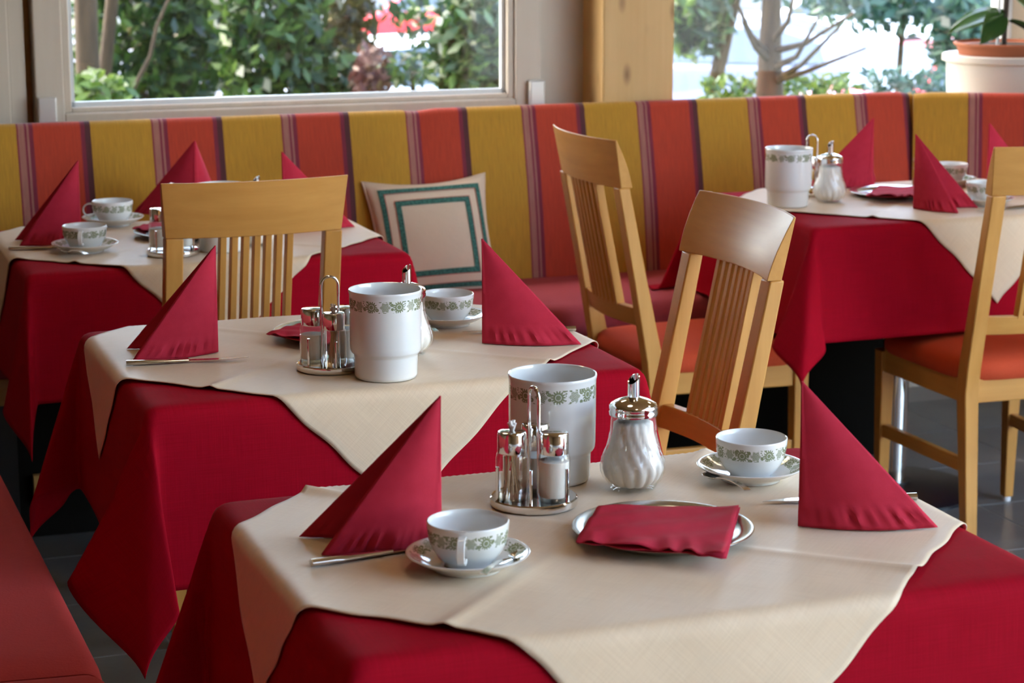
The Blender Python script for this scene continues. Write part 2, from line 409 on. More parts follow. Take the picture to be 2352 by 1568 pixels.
def window(name, u0, u1, v0, z0, z1, sash=0.085, depth=0.07, caps=True, midrail=False):
    fr = thing_struct(name)
    wv = M['frame_wood']
    for (a, b, c, d) in ((u0, u0 + sash, z0, z1), (u1 - sash, u1, z0, z1), (u0 + sash, u1 - sash, z0, z0 + sash*0.62), (u0 + sash, u1 - sash, z1 - sash, z1)):
        ubox(MB(), a, b, v0, v0 + depth, c, d).obj('sash_bar', wv, fr, smooth=0, bevel=0.004)
    iu0, iu1, iz0, iz1 = u0 + sash, u1 - sash, z0 + sash*0.62, z1 - sash
    for (a, b, c, d) in ((iu0, iu0 + 0.02, iz0, iz1), (iu1 - 0.02, iu1, iz0, iz1), (iu0 + 0.02, iu1 - 0.02, iz0, iz0 + 0.014), (iu0 + 0.02, iu1 - 0.02, iz1 - 0.02, iz1)):
        ubox(MB(), a, b, v0 + 0.012, v0 + depth, c, d).obj('glazing_bead', wv, fr, smooth=0, bevel=0.003)
    a, b, c, d = iu0 + 0.02, iu1 - 0.02, iz0 + 0.014, iz1 - 0.02
    for (p, q, r, s) in ((a, a + 0.012, c, d), (b - 0.012, b, c, d), (a, b, c, c + 0.013), (a, b, d - 0.012, d)):
        ubox(MB(), p, q, v0 + 0.034, v0 + 0.05, r, s).obj('spacer_strip', M['alu_strip'], fr, smooth=0)
    g = MB(); P = [W(a, v0 + 0.04), W(b, v0 + 0.04)]
    g.add([(P[0].x, P[0].y, c), (P[1].x, P[1].y, c), (P[1].x, P[1].y, d), (P[0].x, P[0].y, d)], [(0, 1, 2, 3)])
    g.obj('pane', M['pane'], fr, smooth=0)
    return fr
def thing_struct(name):
    o = bpy.data.objects.new(name, None); COL.objects.link(o); o['kind'] = 'structure'; return o
w1 = window('window_1', 0.785, 2.205, VW, 0.915, 2.35, 0.075)
for (a, b, top) in ((0.787, 0.836, 1.008), (2.165, 2.212, 1.012)):
    ubox(MB(), a, b, VW - 0.022, VW + 0.005, 0.90, top).obj('corner_cap', M['alu'], w1, smooth=0, bevel=0.004)
# fixed wooden jamb between window and post
structure(ubox(MB(), 2.205, 2.42, VW + 0.03, VW + 0.11, 0.915, 2.35).obj('trim_3', M['frame_wood'], smooth=0, bevel=0.004))
# big timber post
structure(ubox(MB(), 2.346, 2.566, 5.70, 5.918, FLOOR, CEIL).obj('trim_4', M['pine'], smooth=0, bevel=0.006))
# second, frameless window behind the corner of the banquette
w2 = thing_struct('window_2')
g = MB(); P = [W(2.45, 6.07), W(3.855, 6.07)]
g.add([(P[0].x, P[0].y, 0.80), (P[1].x, P[1].y, 0.80), (P[1].x, P[1].y, 2.35), (P[0].x, P[0].y, 2.35)], [(0, 1, 2, 3)]); g.obj('pane', M['pane'], w2, smooth=0)
ubox(MB(), 3.861, 3.869, 6.045, 6.10, 0.80, 2.35).obj('seal_strip', M['seal'], w2, smooth=0)
ubox(MB(), 3.869, 3.885, 6.02, 6.10, 0.80, 2.35).obj('frame_post', M['alu'], w2, smooth=0, bevel=0.003)
ubox(MB(), 3.853, 3.861, 6.03, 6.10, 0.80, 2.35).obj('frame_strip', M['alu_strip'], w2, smooth=0, bevel=0.002)
# wing wall, turned 25 degrees towards the room
WA = -math.radians(25)
wx, wy = math.cos(WA), math.sin(WA)
def wing(s, n, z=0.0, o=(3.30, 5.615)): return W(o[0] + s*wx - n*wy, o[1] + s*wy + n*wx, z)   # n > 0 is behind the backrest
WO = (3.885, 6.05)
g = MB(); P = [wing(0, 0, 0, WO), wing(1.6, 0, 0, WO), wing(1.6, 0.14, 0, WO), wing(0, 0.14, 0, WO)]
g.prism([(p.x, p.y) for p in P], FLOOR, CEIL); structure(g.obj('wall_wing', M['wall'], smooth=0))
g = MB(); P = [W(2.40, 6.12), W(2.40, 5.70), W(3.34, 5.69), wing(1.2, 0.06), wing(0.9, 0.02, 0, WO), wing(0.0, 0.02, 0, WO)]
g.prism([(p.x, p.y) for p in P], 0.765, 0.80); structure(g.obj('trim_1', M['frame_wood'], smooth=0))
EU, EV = WO[0] + 1.6*wx, WO[1] + 1.6*wy
# right wall with two large windows, rear and left walls
RU = EU
def glazed(name, n, fn, spans, z0, z1):
    # a row of tall glazed doors: fn(t, d) gives the plan point at t along the wall, d outwards
    for (a, b) in spans:
        wr = thing_struct('window_%d' % n); n += 1
        def bar(t0, t1, c, d, nm='sash_bar'):
            P = [fn(t0, 0.02), fn(t1, 0.02), fn(t1, 0.09), fn(t0, 0.09)]
            MB().prism([(p.x, p.y) for p in P], c, d).obj(nm, M['frame_wood'], wr, smooth=0, bevel=0.004)
        bar(a, a + 0.06, z0, z1); bar(b - 0.06, b, z0, z1); bar(a + 0.06, b - 0.06, z0, z0 + 0.08); bar(a + 0.06, b - 0.06, z1 - 0.06, z1)
        P = [fn(a + 0.06, 0.055), fn(b - 0.06, 0.055)]
        MB().add([(P[0].x, P[0].y, z0 + 0.08), (P[1].x, P[1].y, z0 + 0.08), (P[1].x, P[1].y, z1 - 0.06), (P[0].x, P[0].y, z1 - 0.06)], [(0, 1, 2, 3)]).obj('pane', M['pane'], wr, smooth=0)
    return n
ZA, ZB = 0.12, 2.62
cuts = [2.60, 0.95, -0.70, -2.35, -4.00]
g = MB(); ubox(g, RU, RU + 0.15, -4.2, 2.65, FLOOR, ZA); ubox(g, RU, RU + 0.15, -4.2, 2.65, ZB, CEIL)
for c in cuts: ubox(g, RU, RU + 0.13, c - 0.05, c + 0.05, ZA, ZB)
ubox(g, RU, RU + 0.15, 2.65, EV + 0.1, FLOOR, CEIL)
structure(g.obj('wall_right', M['wall_room'], smooth=0))
nw = glazed('window', 3, lambda t, d: W(RU + d, t), [(cuts[i + 1] + 0.05, cuts[i] - 0.05) for i in range(4)], ZA, ZB)
structure(ubox(MB(), -3.2, -3.05, -4.2, 6.0, FLOOR, CEIL).obj('wall_left', M['dark_wood'], smooth=0))
structure(ubox(MB(), -3.05, RU, -4.2, -4.05, FLOOR, CEIL).obj('wall_rear', M['dark_wood'], smooth=0))
sk = thing_struct('window_7')  # unseen glazing added to let steeper light in from the right
NP = 4
for i in range(NP + 1):
    v = SKV0 + (SKV1 - SKV0)*i/NP
    ubox(MB(), SKU0, SKU1, v - 0.035, v + 0.035, CEIL + 0.02, CEIL + 0.12).obj('rafter', M['frame_wood'], sk, smooth=0)
    if i < NP:
        v2 = SKV0 + (SKV1 - SKV0)*(i + 1)/NP; P = [W(SKU0, v + 0.035), W(SKU1, v + 0.035), W(SKU1, v2 - 0.035), W(SKU0, v2 - 0.035)]
        MB().add([(p.x, p.y, CEIL + 0.10) for p in P], [(0, 1, 2, 3)]).obj('pane', M['pane'], sk, smooth=0)
# unseen round lamps, added under the ceiling as weak warm fill
def fill_lamp(u, v, k):
    t = thing('fill_lamp', 'added unseen fill lamp on the pine ceiling above ' + k, 'lamp', W(u, v, CEIL), 0, 'added fill lamps')
    MB().lathe([(0.0, 0.0), (0.20, 0.0), (0.21, -0.01), (0.21, -0.05), (0.195, -0.055), (0.19, -0.035), (0.0, -0.035)], 40).obj('housing', M['alu'], t)
    L = bpy.data.lights.new('lamp_disc', 'AREA'); L.shape = 'DISK'; L.size = 0.37; L.energy = LAMP; L.color = (1.0, 0.80, 0.56)
    o = bpy.data.objects.new('lamp_disc', L); COL.objects.link(o); o.parent = t; o.location = (0, 0, -0.037)
LAMP = 0.6
for u, v, k in ((1.0, 1.0, 'the end of the red bench'), (1.0, 3.0, 'the gap between end and middle table'), (2.9, 3.0, 'the aisle'),
                (1.3, 4.8, 'the banquette table beside the cushion'), (3.4, 4.6, 'the table in the banquette corner')): fill_lamp(u, v, k)

# ------------------------------------------------------------------ banquette
PER = 0.345
bq = thing('banquette', 'corner banquette with gold, red and plum striped backrest and red seat', 'bench', W(1.78, 5.3, FLOOR))
bq.rotation_euler = (0, 0, 0)
def local(o, p): return Vector(p) - o.location
def back_profile(dv=0.0):
    # (behind, z): front face from the seat up, rounded top, back face
    pr = [(-0.085 + dv, 0.40)]
    for k in range(6): pr.append((-0.085 + dv + 0.085*k/5 - 0.010*math.sin(PI*k/5), 0.48 + 0.45*k/5))
    for k in range(1, 9):
        a = PI*k/8; pr.append((dv + 0.022 - 0.022*math.cos(a), 0.935 + 0.024*math.sin(a)))
    pr += [(dv + 0.044, 0.90), (dv + 0.020, 0.40)]
    return pr
def backrest(name, s0, s1, fn, ph, dv=0.0):
    pr = back_profile(dv); n = max(2, int((s1 - s0)/0.05)); P = []
    L = [0]
    for a, b in zip(pr, pr[1:]): L.append(L[-1] + math.hypot(b[0]-a[0], b[1]-a[1]))
    for i in range(n + 1):
        s = s0 + (s1 - s0)*i/n
        e = min(i, n - i); sh = 0.006 if e == 0 else 0.0
        P.append([local(bq, fn(s, p[0] + (sh if k < 14 else -sh), p[1] - (sh if 5 < k < 14 else 0))) for k, p in enumerate(pr)])
    g = MB(); g.grid(P, uv=lambda i, j: (((s0 + (s1 - s0)*i/n) - ph)/PER, L[j]/PER))
    m = len(pr); g.f.append(tuple(range(m))); g.m.append(0); g.uv.append([((s0 - ph)/PER, l/PER) for l in L])
    g.f.append(tuple(n*m + k for k in reversed(range(m)))); g.m.append(0); g.uv.append([((s1 - ph)/PER, L[k]/PER) for k in reversed(range(m))])
    o = g.obj(name, M['stripes'], bq, smooth=40); return o
main = lambda s, n, z: W(s, 5.62 + n, z)
backrest('backrest', -0.6, 1.782, main, 0.893)
backrest('backrest', 1.786, 3.318, main, 0.888 + 0.0, 0.018)
backrest('backrest', 0.0, 1.7, lambda s, n, z: wing(s, n, z), 0.0)
def cushion_slab(name, fn, s0, s1, n0, n1, z0, z1, mat, parent, r=0.03):
    pr = []
    for (cx, cz, a0) in ((n0 + r, z0 + r, PI), (n0 + r, z1 - r, PI*0.5)):
        pass
    for k in range(7):
        a = PI*1.5 - PI/2*k/6; pr.append((n0 + r + r*math.cos(a), z0 + r + r*math.sin(a)))
    for k in range(7):
        a = PI - PI/2*k/6; pr.append((n0 + r + r*math.cos(a), z1 - r + r*math.sin(a)))
    for k in range(1, 6): pr.append((n0 + r + (n1 - n0 - r)*k/5, z1 + 0.006*math.sin(PI*k/5)))
    pr.append((n1, z0))
    n = max(2, int((s1 - s0)/0.04)); P = []
    for i in range(n + 1):
        s = s0 + (s1 - s0)*i/n; e = min(s - s0, s1 - s); sh = 0.012*max(0.0, 1 - e/0.05)**2
        P.append([local(parent, fn(s, p[0], p[1] - (sh if p[1] > (z0+z1)/2 else 0))) for p in pr])
    g = MB(); g.grid(P, closed_v=True)
    m = len(pr); g.f.append(tuple(range(m))); g.m.append(0); g.uv.append(None)
    g.f.append(tuple(n*m + k for k in range(m))); g.m.append(0); g.uv.append(None)
    return g.obj(name, mat, parent, smooth=45)
cushion_slab('seat_cushion', main, -0.6, 1.78, -0.48, -0.06, 0.40, 0.49, M['seat_rose'], bq, 0.035)
cushion_slab('seat_cushion', main, 1.784, 3.06, -0.48, -0.05, 0.40, 0.49, M['seat_rose'], bq, 0.035)
cushion_slab('seat_cushion', lambda s, n, z: wing(s, n, z), 0.24, 1.7, -0.44, -0.06, 0.40, 0.49, M['seat_rose'], bq, 0.035)
def lbox(u0, u1, v0, v1, z0, z1, name, mat, parent, **k):
    g = MB(); P = [local(parent, W(u0, v0)), local(parent, W(u1, v0)), local(parent, W(u1, v1)), local(parent, W(u0, v1))]
    g.prism([(p.x, p.y) for p in P], z0 - parent.location.z, z1 - parent.location.z); return g.obj(name, mat, parent, smooth=0, **k)
lbox(-0.6, 3.05, 5.165, 5.22, 0.335, 0.40, 'seat_rail', M['plinth_wood'], bq, bevel=0.004)
lbox(-0.6, 3.05, 5.25, 5.60, FLOOR + 0.08, 0.34, 'base_box', M['dark'], bq)
lbox(-0.6, 3.05, 5.28, 5.58, FLOOR, FLOOR + 0.08, 'plinth', M['dark'], bq)
lbox(0.40, 0.62, 5.19, 5.25, FLOOR, 0.34, 'shade_panel', M['black'], bq)  # black panel standing in for the shade under the banquette
lbox(0.66, 0.715, 5.23, 5.26, 0.07, 0.14, 'kick_board', M['plinth_wood'], bq)

# ------------------------------------------------------------------ red bench along the row of tables
bn = thing('bench', 'long red upholstered bench beside the row of tables, its seat cushions butted together', 'bench', W(0.15, 2.9, FLOOR))
bfn = lambda s, n, z: W(0.44 - (n), s, z)
def bench_cush(s0, s1):
    # seat profile runs from the front edge (u = 0.44) to the back (u = -0.12)
    return cushion_slab('seat_cushion', lambda s, n, z: W(0.455 - n, s, z), s0, s1, 0.0, 0.56, 0.37, 0.475, M['seat_red'], bn, 0.03)
bench_cush(1.75, 2.925); bench_cush(2.93, 4.30)
lbox(-0.10, 0.41, 1.78, 4.28, 0.30, 0.37, 'seat_rail', M['plinth_wood'], bn, bevel=0.004)
for v in (1.82, 2.95, 4.16):
    for u in (-0.06, 0.30): lbox(u, u + 0.06, v, v + 0.06, FLOOR, 0.30, 'leg', M['black'], bn)
lbox(-0.16, -0.11, 1.75, 4.30, 0.37, 0.86, 'backrest', M['seat_red'], bn, bevel=0.015)

# ------------------------------------------------------------------ tables and cloths
TABLES = {  # centre u, v, half width, half depth
    1: (1.020, 2.425, 0.430, 0.322), 2: (1.020, 3.632, 0.415, 0.318), 3: (1.010, 4.925, 0.415, 0.318), 4: (2.880, 4.940, 0.425, 0.322)}
TNAME = {1: 'end table of the row', 2: 'middle table of the row', 3: 'banquette table beside the cushion', 4: 'table in the banquette corner'}
ZT = 0.745
def table_proto():
    t = thing('restaurant_table', '', 'table')
    g = MB(); g.box((0, 0, ZT - 0.016 - FLOOR), (0.80, 0.61, 0.028)); g.obj('tabletop', M['plinth_wood'], t, smooth=0, bevel=0.004)
    MB().lathe([(0.0, 0.015), (0.036, 0.015), (0.036, 0.69), (0.0, 0.69)], 28).obj('column', M['chrome'], t)
    MB().lathe([(0.0, 0.0), (0.225, 0.0), (0.225, 0.008), (0.20, 0.016), (0.05, 0.026), (0.05, 0.03), (0.0, 0.03)], 56).obj('foot_plate', M['black_base'], t)
    g = MB(); g.box((0, 0, 0.68), (0.40, 0.08, 0.02)); g.box((0, 0, 0.68), (0.08, 0.40, 0.02)); g.obj('top_bracket', M['black'], t, smooth=0)
    return t
tp = table_proto()
for k, (u, v, a, b) in TABLES.items():
    lab = {1: 'pedestal table under red cloth at the end of the row, no chair drawn up',
           2: 'pedestal table under red cloth in the middle of the row along the bench',
           3: 'pedestal table under red cloth against the banquette beside the cushion',
           4: 'pedestal table with chrome column and round black foot in banquette corner'}[k]
    if k == 1: tp.location = W(u, v, FLOOR); tp.rotation_euler = (0, 0, TH); tp['label'] = lab; tp['group'] = 'pedestal tables'
    else: dup(tp, W(u, v, FLOOR), TH, lab, 'pedestal tables')

RR = 0.014
def drape_fn(a, b, over, seed, corners, flare):
    rnd = random.Random(seed)
    sides = {s: [(rnd.uniform(0, 6.28), rnd.uniform(5, 9), rnd.uniform(0.5, 1.0)) for _ in range(2)] for s in range(4)}
    def side_slope(side, t, depth):
        w = sum(am*math.sin(k*t + ph) for ph, k, am in sides[side])/2
        e = min(1.0, depth/0.25)
        return flare + 0.045*w*e
    def f(p, q, off=0.0):
        sx, sy = (1 if p >= 0 else -1), (1 if q >= 0 else -1)
        dx, dy = abs(p) - a, abs(q) - b
        R = RR + off
        if dx <= 0 and dy <= 0: return (p, q, off)
        if dx > 0 and dy <= 0 or dy > 0 and dx <= 0:
            along, d, ax = (q, dx, 0) if dx > 0 else (p, dy, 1)
            arc = PI/2*RR
            th = min(d, arc)/RR; out = R*math.sin(th); z = -RR + R*math.cos(th)
            if d > arc:
                L = d - arc; s = side_slope((0 if sx > 0 else 1) if ax == 0 else (2 if sy > 0 else 3), along, L)
                n = math.hypot(1, s); out += L*s/n; z -= L/n
            return (sx*(a + out), q, z) if ax == 0 else (p, sy*(b + out), z)
        r = math.hypot(dx, dy); t = math.atan2(dy, dx)/(PI/2)
        kn = [(0.0, 0.0, 0.0)] + corners[(sx, sy)] + [(1.0, 0.0, 0.0)]
        arc = PI/2*RR; th = min(r, arc)/RR
        hx, hy = dx/r, dy/r
        out = R*math.sin(th); z = -RR + R*math.cos(th); X, Y = a + out*hx, b + out*hy
        if r > arc:
            L = r - arc
            sA = side_slope(0 if sx > 0 else 1, sy*b, L); sB = side_slope(2 if sy > 0 else 3, sx*a, L)
            for ka, kb in zip(kn, kn[1:]):
                if ka[0] <= t <= kb[0]:
                    w_ = (t - ka[0])/(kb[0] - ka[0]); w_ = w_*w_*(3 - 2*w_)
                    h0, h1 = ka[1] + (kb[1] - ka[1])*w_, ka[2] + (kb[2] - ka[2])*w_; break
            h0 += sA*(1 - t); h1 += sB*t
            n = math.sqrt(1 + h0*h0 + h1*h1)
            X += L*h0/n; Y += L*h1/n; z -= L/n
        return (sx*X, sy*Y, z)
    return f
def smooth_grid(A, it, mask):
    for _ in range(it):
        B = A.copy(); B[1:-1, 1:-1] = (A[:-2, 1:-1] + A[2:, 1:-1] + A[1:-1, :-2] + A[1:-1, 2:])/4
        B[0, 1:-1] = (A[0, :-2] + A[0, 2:])/4 + A[0, 1:-1]/2; B[-1, 1:-1] = (A[-1, :-2] + A[-1, 2:])/4 + A[-1, 1:-1]/2
        B[1:-1, 0] = (A[:-2, 0] + A[2:, 0])/4 + A[1:-1, 0]/2; B[1:-1, -1] = (A[:-2, -1] + A[2:, -1])/4 + A[1:-1, -1]/2
        A = np.where(mask[..., None], B, A)
    return A
# corner folds: (share of the quarter turn, outward slope across the long side, outward slope across the short side)
STD = [(0.3, 0.22, -0.08), (0.5, 0.16, 0.16), (0.7, -0.08, 0.22)]
CORN = {
    1: {(-1,-1): [(0.25, 0.36, -0.20), (0.5, 0.12, 0.18), (0.75, 0.03, 0.12)], (1,-1): STD, (-1,1): [(0.3, 0.34, -0.05), (0.5, 0.28, 0.10), (0.7, 0.10, 0.12)], (1,1): STD},
    2: {(-1,-1): [(0.25, 0.42, -0.28), (0.5, 0.05, 0.17), (0.75, -0.10, 0.20)], (1,-1): STD, (-1,1): [(0.3, 0.32, -0.02), (0.5, 0.25, 0.10), (0.7, 0.10, 0.10)], (1,1): STD},
    3: {(-1,-1): [(0.25, 0.20, -0.10), (0.5, 0.05, 0.30), (0.75, 0.02, 0.15)], (1,-1): STD, (-1,1): STD, (1,1): STD},
    4: {(-1,-1): [(0.25, 0.34, 0.10), (0.5, 0.22, 0.38), (0.75, 0.02, 0.26)], (1,-1): STD, (-1,1): [(0.3, 0.40, -0.12), (0.5, 0.30, 0.04), (0.7, 0.12, 0.08)], (1,1): STD}}
CLAB = {1: 'dark red tablecloth hanging over the end table of the row',
        2: 'dark red tablecloth with conical corner folds on the middle table of the row',
        3: 'dark red tablecloth on the banquette table beside the cream cushion',
        4: 'dark red tablecloth draped over the table in the banquette corner'}
NLAB = {1: 'cream square overlay cloth with fold creases on the end table of the row',
        2: 'cream square overlay cloth laid diagonally on the middle table of the row',
        3: 'cream square overlay cloth on the banquette table beside the cushion',
        4: 'cream square overlay cloth on the table in the banquette corner'}
NAP_C = {1: (1.0, 2.45), 2: (1.01, 3.69), 3: (0.995, 4.985), 4: (2.95, 4.99)}
for k, (cu, cv, a, b) in TABLES.items():
    ov = 0.305 if k == 2 else 0.285
    f = drape_fn(a, b, ov, 10 + k, CORN[k], {4: 0.13}.get(k, 0.05))
    nx, ny = 131, 115
    ps = np.linspace(-a - ov, a + ov, nx); qs = np.linspace(-b - ov, b + ov, ny)
    A = np.array([[f(p, q) for q in qs] for p in ps])
    PP, QQ = np.meshgrid(ps, qs, indexing='ij')
    mask = (np.abs(PP) > a + 0.05) & (np.abs(QQ) > b + 0.05)
    A = smooth_grid(A, 6, mask)
    if k == 2:      # the hem brushes over the seat of the chair drawn up there
        A[..., 2] = np.where((A[..., 0] > a) & (np.abs(A[..., 1]) < 0.26), np.maximum(A[..., 2], 0.474 - (ZT + 0.0025)), A[..., 2])
    if k > 2:       # the back of the cloth rests on the banquette seat
        vv = cv + A[..., 1]; lim = 0.4985 - (ZT + 0.0025); w_ = np.clip((vv - 5.06)/0.05, 0, 1)
        A[..., 2] = np.where(vv > 5.06, np.maximum(A[..., 2], lim*w_ + (1 - w_)*(lim - 0.14)), A[..., 2])
    mask2 = (np.abs(PP) > a - 0.03) | (np.abs(QQ) > b - 0.03)
    A = smooth_grid(A, 2, mask2)
    g = MB(); g.grid([[tuple(A[i, j]) for j in range(ny)] for i in range(nx)], uv=lambda i, j: (ps[min(i, nx-1)], qs[min(j, ny-1)]))
    o = g.obj('tablecloth', M['red_cloth'], smooth=60, loc=W(cu, cv, ZT + 0.0025), rot=(0, 0, TH))
    md = o.modifiers.new('thickness', 'SOLIDIFY'); md.thickness = 0.0012; md.offset = -1
    tag(o, CLAB[k], 'tablecloth', 'red tablecloths')
    # overlay
    S = 0.4175; n = 121; nu, nv = NAP_C[k][0] - cu, NAP_C[k][1] - cv
    rnd = random.Random(50 + k); P = []; c45 = math.sqrt(0.5)
    wob = [(rnd.uniform(0, 6.28), rnd.uniform(9, 22)) for _ in range(4)]
    for i in range(n):
        row = []
        for j in range(n):
            s, t = -S + 2*S*i/(n-1), -S + 2*S*j/(n-1)
            es, et = S - abs(s), S - abs(t)
            wv = 0.0022*math.sin(wob[0][1]*t + wob[0][0])*math.exp(-es/0.05) + 0.0022*math.sin(wob[1][1]*s + wob[1][0])*math.exp(-et/0.05)
            s2, t2 = s, t
            if es < 0.02: s2 += 0.0018*math.sin(4.1*wob[2][1]*t) * (1 if s > 0 else -1)
            if et < 0.02: t2 += 0.0018*math.sin(4.1*wob[3][1]*s) * (1 if t > 0 else -1)
            p, q = nu + c45*(s2 - t2), nv + c45*(s2 + t2)
            cr = 0.0042*math.exp(-(s/0.010)**2)*(0.45 + 0.9*math.exp(-et/0.06)) + 0.0036*math.exp(-(t/0.010)**2)*(0.45 + 0.9*math.exp(-es/0.06))
            cr += 0.0011*(math.sin(21*s + wob[0][0])*math.sin(17*t + wob[1][0]) + 1)*0.5
            off = 0.0035 + max(0.0, wv) + cr
            row.append(f(p, q, off))
        P.append(row)
    g = MB(); g.grid(P, uv=lambda i, j: (-S + 2*S*i/(n-1), -S + 2*S*j/(n-1)))
    o = g.obj('overlay_cloth', M['cream_cloth'], smooth=60, loc=W(cu, cv, ZT + 0.0025), rot=(0, 0, TH))
    md = o.modifiers.new('thickness', 'SOLIDIFY'); md.thickness = 0.0012; md.offset = -1
    tag(o, NLAB[k], 'cloth', 'cream overlay cloths')
ZI = ZT + 0.0075       # things stand here

# ------------------------------------------------------------------ chairs
def chair_proto():
    t = thing('dining_chair', '', 'chair', group='beech slat-back chairs')
    tanr = math.tan(math.radians(11.5))
    yl = lambda z: -0.235 + 0.040*z/0.42 if z < 0.42 else -0.195 - (z - 0.42)*tanr
    cur = lambda x: 0.030*((x/0.19)**2 - 0.754)
    for sx in (-1, 1):
        P = []
        for z, w, d in ((0.0, 0.030, 0.030), (0.20, 0.034, 0.036), (0.40, 0.037, 0.044), (0.46, 0.037, 0.044), (0.66, 0.037, 0.034), (0.885, 0.037, 0.029)):
            x, y = sx*(0.166 + 0.0*z), yl(z)
            P.append([(x - w/2, y - d/2, z), (x + w/2, y - d/2, z), (x + w/2, y + d/2, z), (x - w/2, y + d/2, z)])
        g = MB(); g.grid(P, closed_v=True); n = len(P)
        g.f += [(0, 1, 2, 3), ((n-1)*4, (n-1)*4+1, (n-1)*4+2, (n-1)*4+3)]; g.m += [0, 0]; g.uv += [None, None]
        g.obj('rear_leg', M['beech_v'], t, smooth=30, bevel=0.003)
        P = []
        for z, w in ((0.012, 0.026), (0.22, 0.033), (0.43, 0.040)):
            x, y = sx*0.185, 0.185
            P.append([(x - w/2, y - w/2, z), (x + w/2, y - w/2, z), (x + w/2, y + w/2, z), (x - w/2, y + w/2, z)])
        g = MB(); g.grid(P, closed_v=True)
        g.f += [(0, 1, 2, 3), (8, 9, 10, 11)]; g.m += [0, 0]; g.uv += [None, None]
        lg = g.obj('leg', M['beech_v'], t, smooth=30, bevel=0.003)
        MB().lathe([(0, 0), (0.011, 0), (0.011, 0.013), (0, 0.013)], 14, c=(sx*0.185, 0.185, 0)).obj('glide', M['paper_white'], lg)
        # side apron and stretcher
        for nm, z0, z1, th in (('apron', 0.375, 0.435, 0.022), ('stretcher', 0.205, 0.238, 0.020)):
            a, b = Vector((sx*0.168, -0.205, 0)), Vector((sx*0.185, 0.175, 0))
            d = (b - a).normalized(); nn = Vector((-d.y, d.x, 0))*th/2
            g = MB(); g.prism([tuple((a - nn)[:2]), tuple((b - nn)[:2]), tuple((b + nn)[:2]), tuple((a + nn)[:2])], z0, z1)
            g.obj(nm, M['beech_d'], t, smooth=0, bevel=0.003)
    MB().box((0, 0.188, 0.405), (0.345, 0.022, 0.06)).obj('apron', M['beech_h'], t, smooth=0, bevel=0.003)
    MB().box((0, -0.200, 0.405), (0.30, 0.022, 0.06)).obj('apron', M['beech_h'], t, smooth=0, bevel=0.003)
    # crest rail
    P = []
    NX, NZ = 24, 8
    for i in range(NX + 1):
        sx = -1 + 2*i/NX; row = []
        def pt(zn, side):
            z = 0.885 + 0.115*zn; x = sx*(0.184 + 0.010*zn)
            y = yl(z) + cur(x)
            return (x, y - 0.014 if side < 0 else y + 0.016 - 0.026*zn**1.7, z)
        row = [pt(k/NZ, 1) for k in range(NZ + 1)] + [pt(k/NZ, -1) for k in range(NZ, -1, -1)]
        P.append(row)
    g = MB(); g.grid(P, closed_v=True); m = len(P[0])
    g.f += [tuple(range(m)), tuple(NX*m + k for k in range(m))]; g.m += [0, 0]; g.uv += [None, None]
    g.obj('crest_rail', M['beech_h'], t, smooth=35, bevel=0.0015)
    # lower back rail
    P = []
    for i in range(13):
        x = -0.15 + 0.30*i/12; row = []
        for (dy, z) in ((-0.010, 0.545), (0.012, 0.545), (0.012, 0.590), (-0.010, 0.590)): row.append((x, yl(z) + cur(x) + dy, z))
        P.append(row)
    g = MB(); g.grid(P, closed_v=True); g.f += [(0,1,2,3), (48,49,50,51)]; g.m += [0,0]; g.uv += [None, None]
    g.obj('back_rail', M['beech_h'], t, smooth=35, bevel=0.002)
    for k in range(7):
        x = (k - 3)*0.0232; P = []
        for z in (0.585, 0.735, 0.888):
            y = yl(z) + cur(x)
            P.append([(x - 0.0068, y - 0.011, z), (x + 0.0068, y - 0.011, z), (x + 0.0068, y + 0.011, z), (x - 0.0068, y + 0.011, z)])
        g = MB(); g.grid(P, closed_v=True); g.obj('slat', M['beech_v'], t, smooth=30, bevel=0.0015)
    # seat cushion: trapezium with a domed, rounded edge
    n = 26; P = []
    rings = [(0.0, 0.430), (0.97, 0.430), (1.0, 0.440), (1.005, 0.452), (0.985, 0.468), (0.94, 0.477), (0.80, 0.484), (0.5, 0.490), (0.0, 0.492)]
    for (q, z) in rings:
        row = []
        for k in range(64):
            a = 2*PI*k/64; c, s_ = math.cos(a), math.sin(a)
            e = 6.0; rr = (abs(c)**e + abs(s_)**e)**(-1/e)
            x, y = rr*c, rr*s_
            wd = 0.190 + 0.022*(y*0.5 + 0.5)*1.0
            row.append((q*x*wd, -0.008 + q*y*0.215, z))
        P.append(row)
    MB().grid(P, closed_v=True).obj('seat', M['seat_orange'], t, smooth=50)
    return t
def place_from_top(px, dl, rz):
    # world base point so that the local point dl (above the base) lands on px, its height known
    p = atz(px[0], px[1], FLOOR + dl[2]); c, s_ = math.cos(rz), math.sin(rz)
    return Vector((p.x - (dl[0]*c - dl[1]*s_), p.y - (dl[0]*s_ + dl[1]*c), FLOOR))
ch = chair_proto()
r1 = TH + math.radians(1)
p1 = place_from_top((360, 421), (-0.194, -0.312 + 0.0075, 1.0), r1); p1b = place_from_top((800, 398), (0.194, -0.312 + 0.0075, 1.0), r1)
ch.location = (p1 + p1b)/2; ch.rotation_euler = (0, 0, r1)
ch['label'] = 'beech slat-back chair drawn up to the banquette table beside the cushion'
r3 = math.radians(111)
a3 = place_from_top((1600, 440), (-0.194, -0.304, 1.0), r3); b3 = place_from_top((1805, 496), (0.194, -0.304, 1.0), r3)
dup(ch, (a3 + b3)/2, r3,
    'beech slat-back chair turned towards the middle table, concave side of backrest showing')
r2 = math.radians(-69)
a2 = place_from_top((1279, 289), (-0.194, -0.304, 1.0), r2); b2 = place_from_top((1428, 317), (0.194, -0.304, 1.0), r2)
dup(ch, (a2 + b2)/2, r2, 'beech slat-back chair drawn up to the cushion side of the corner table')
r4 = math.radians(18)
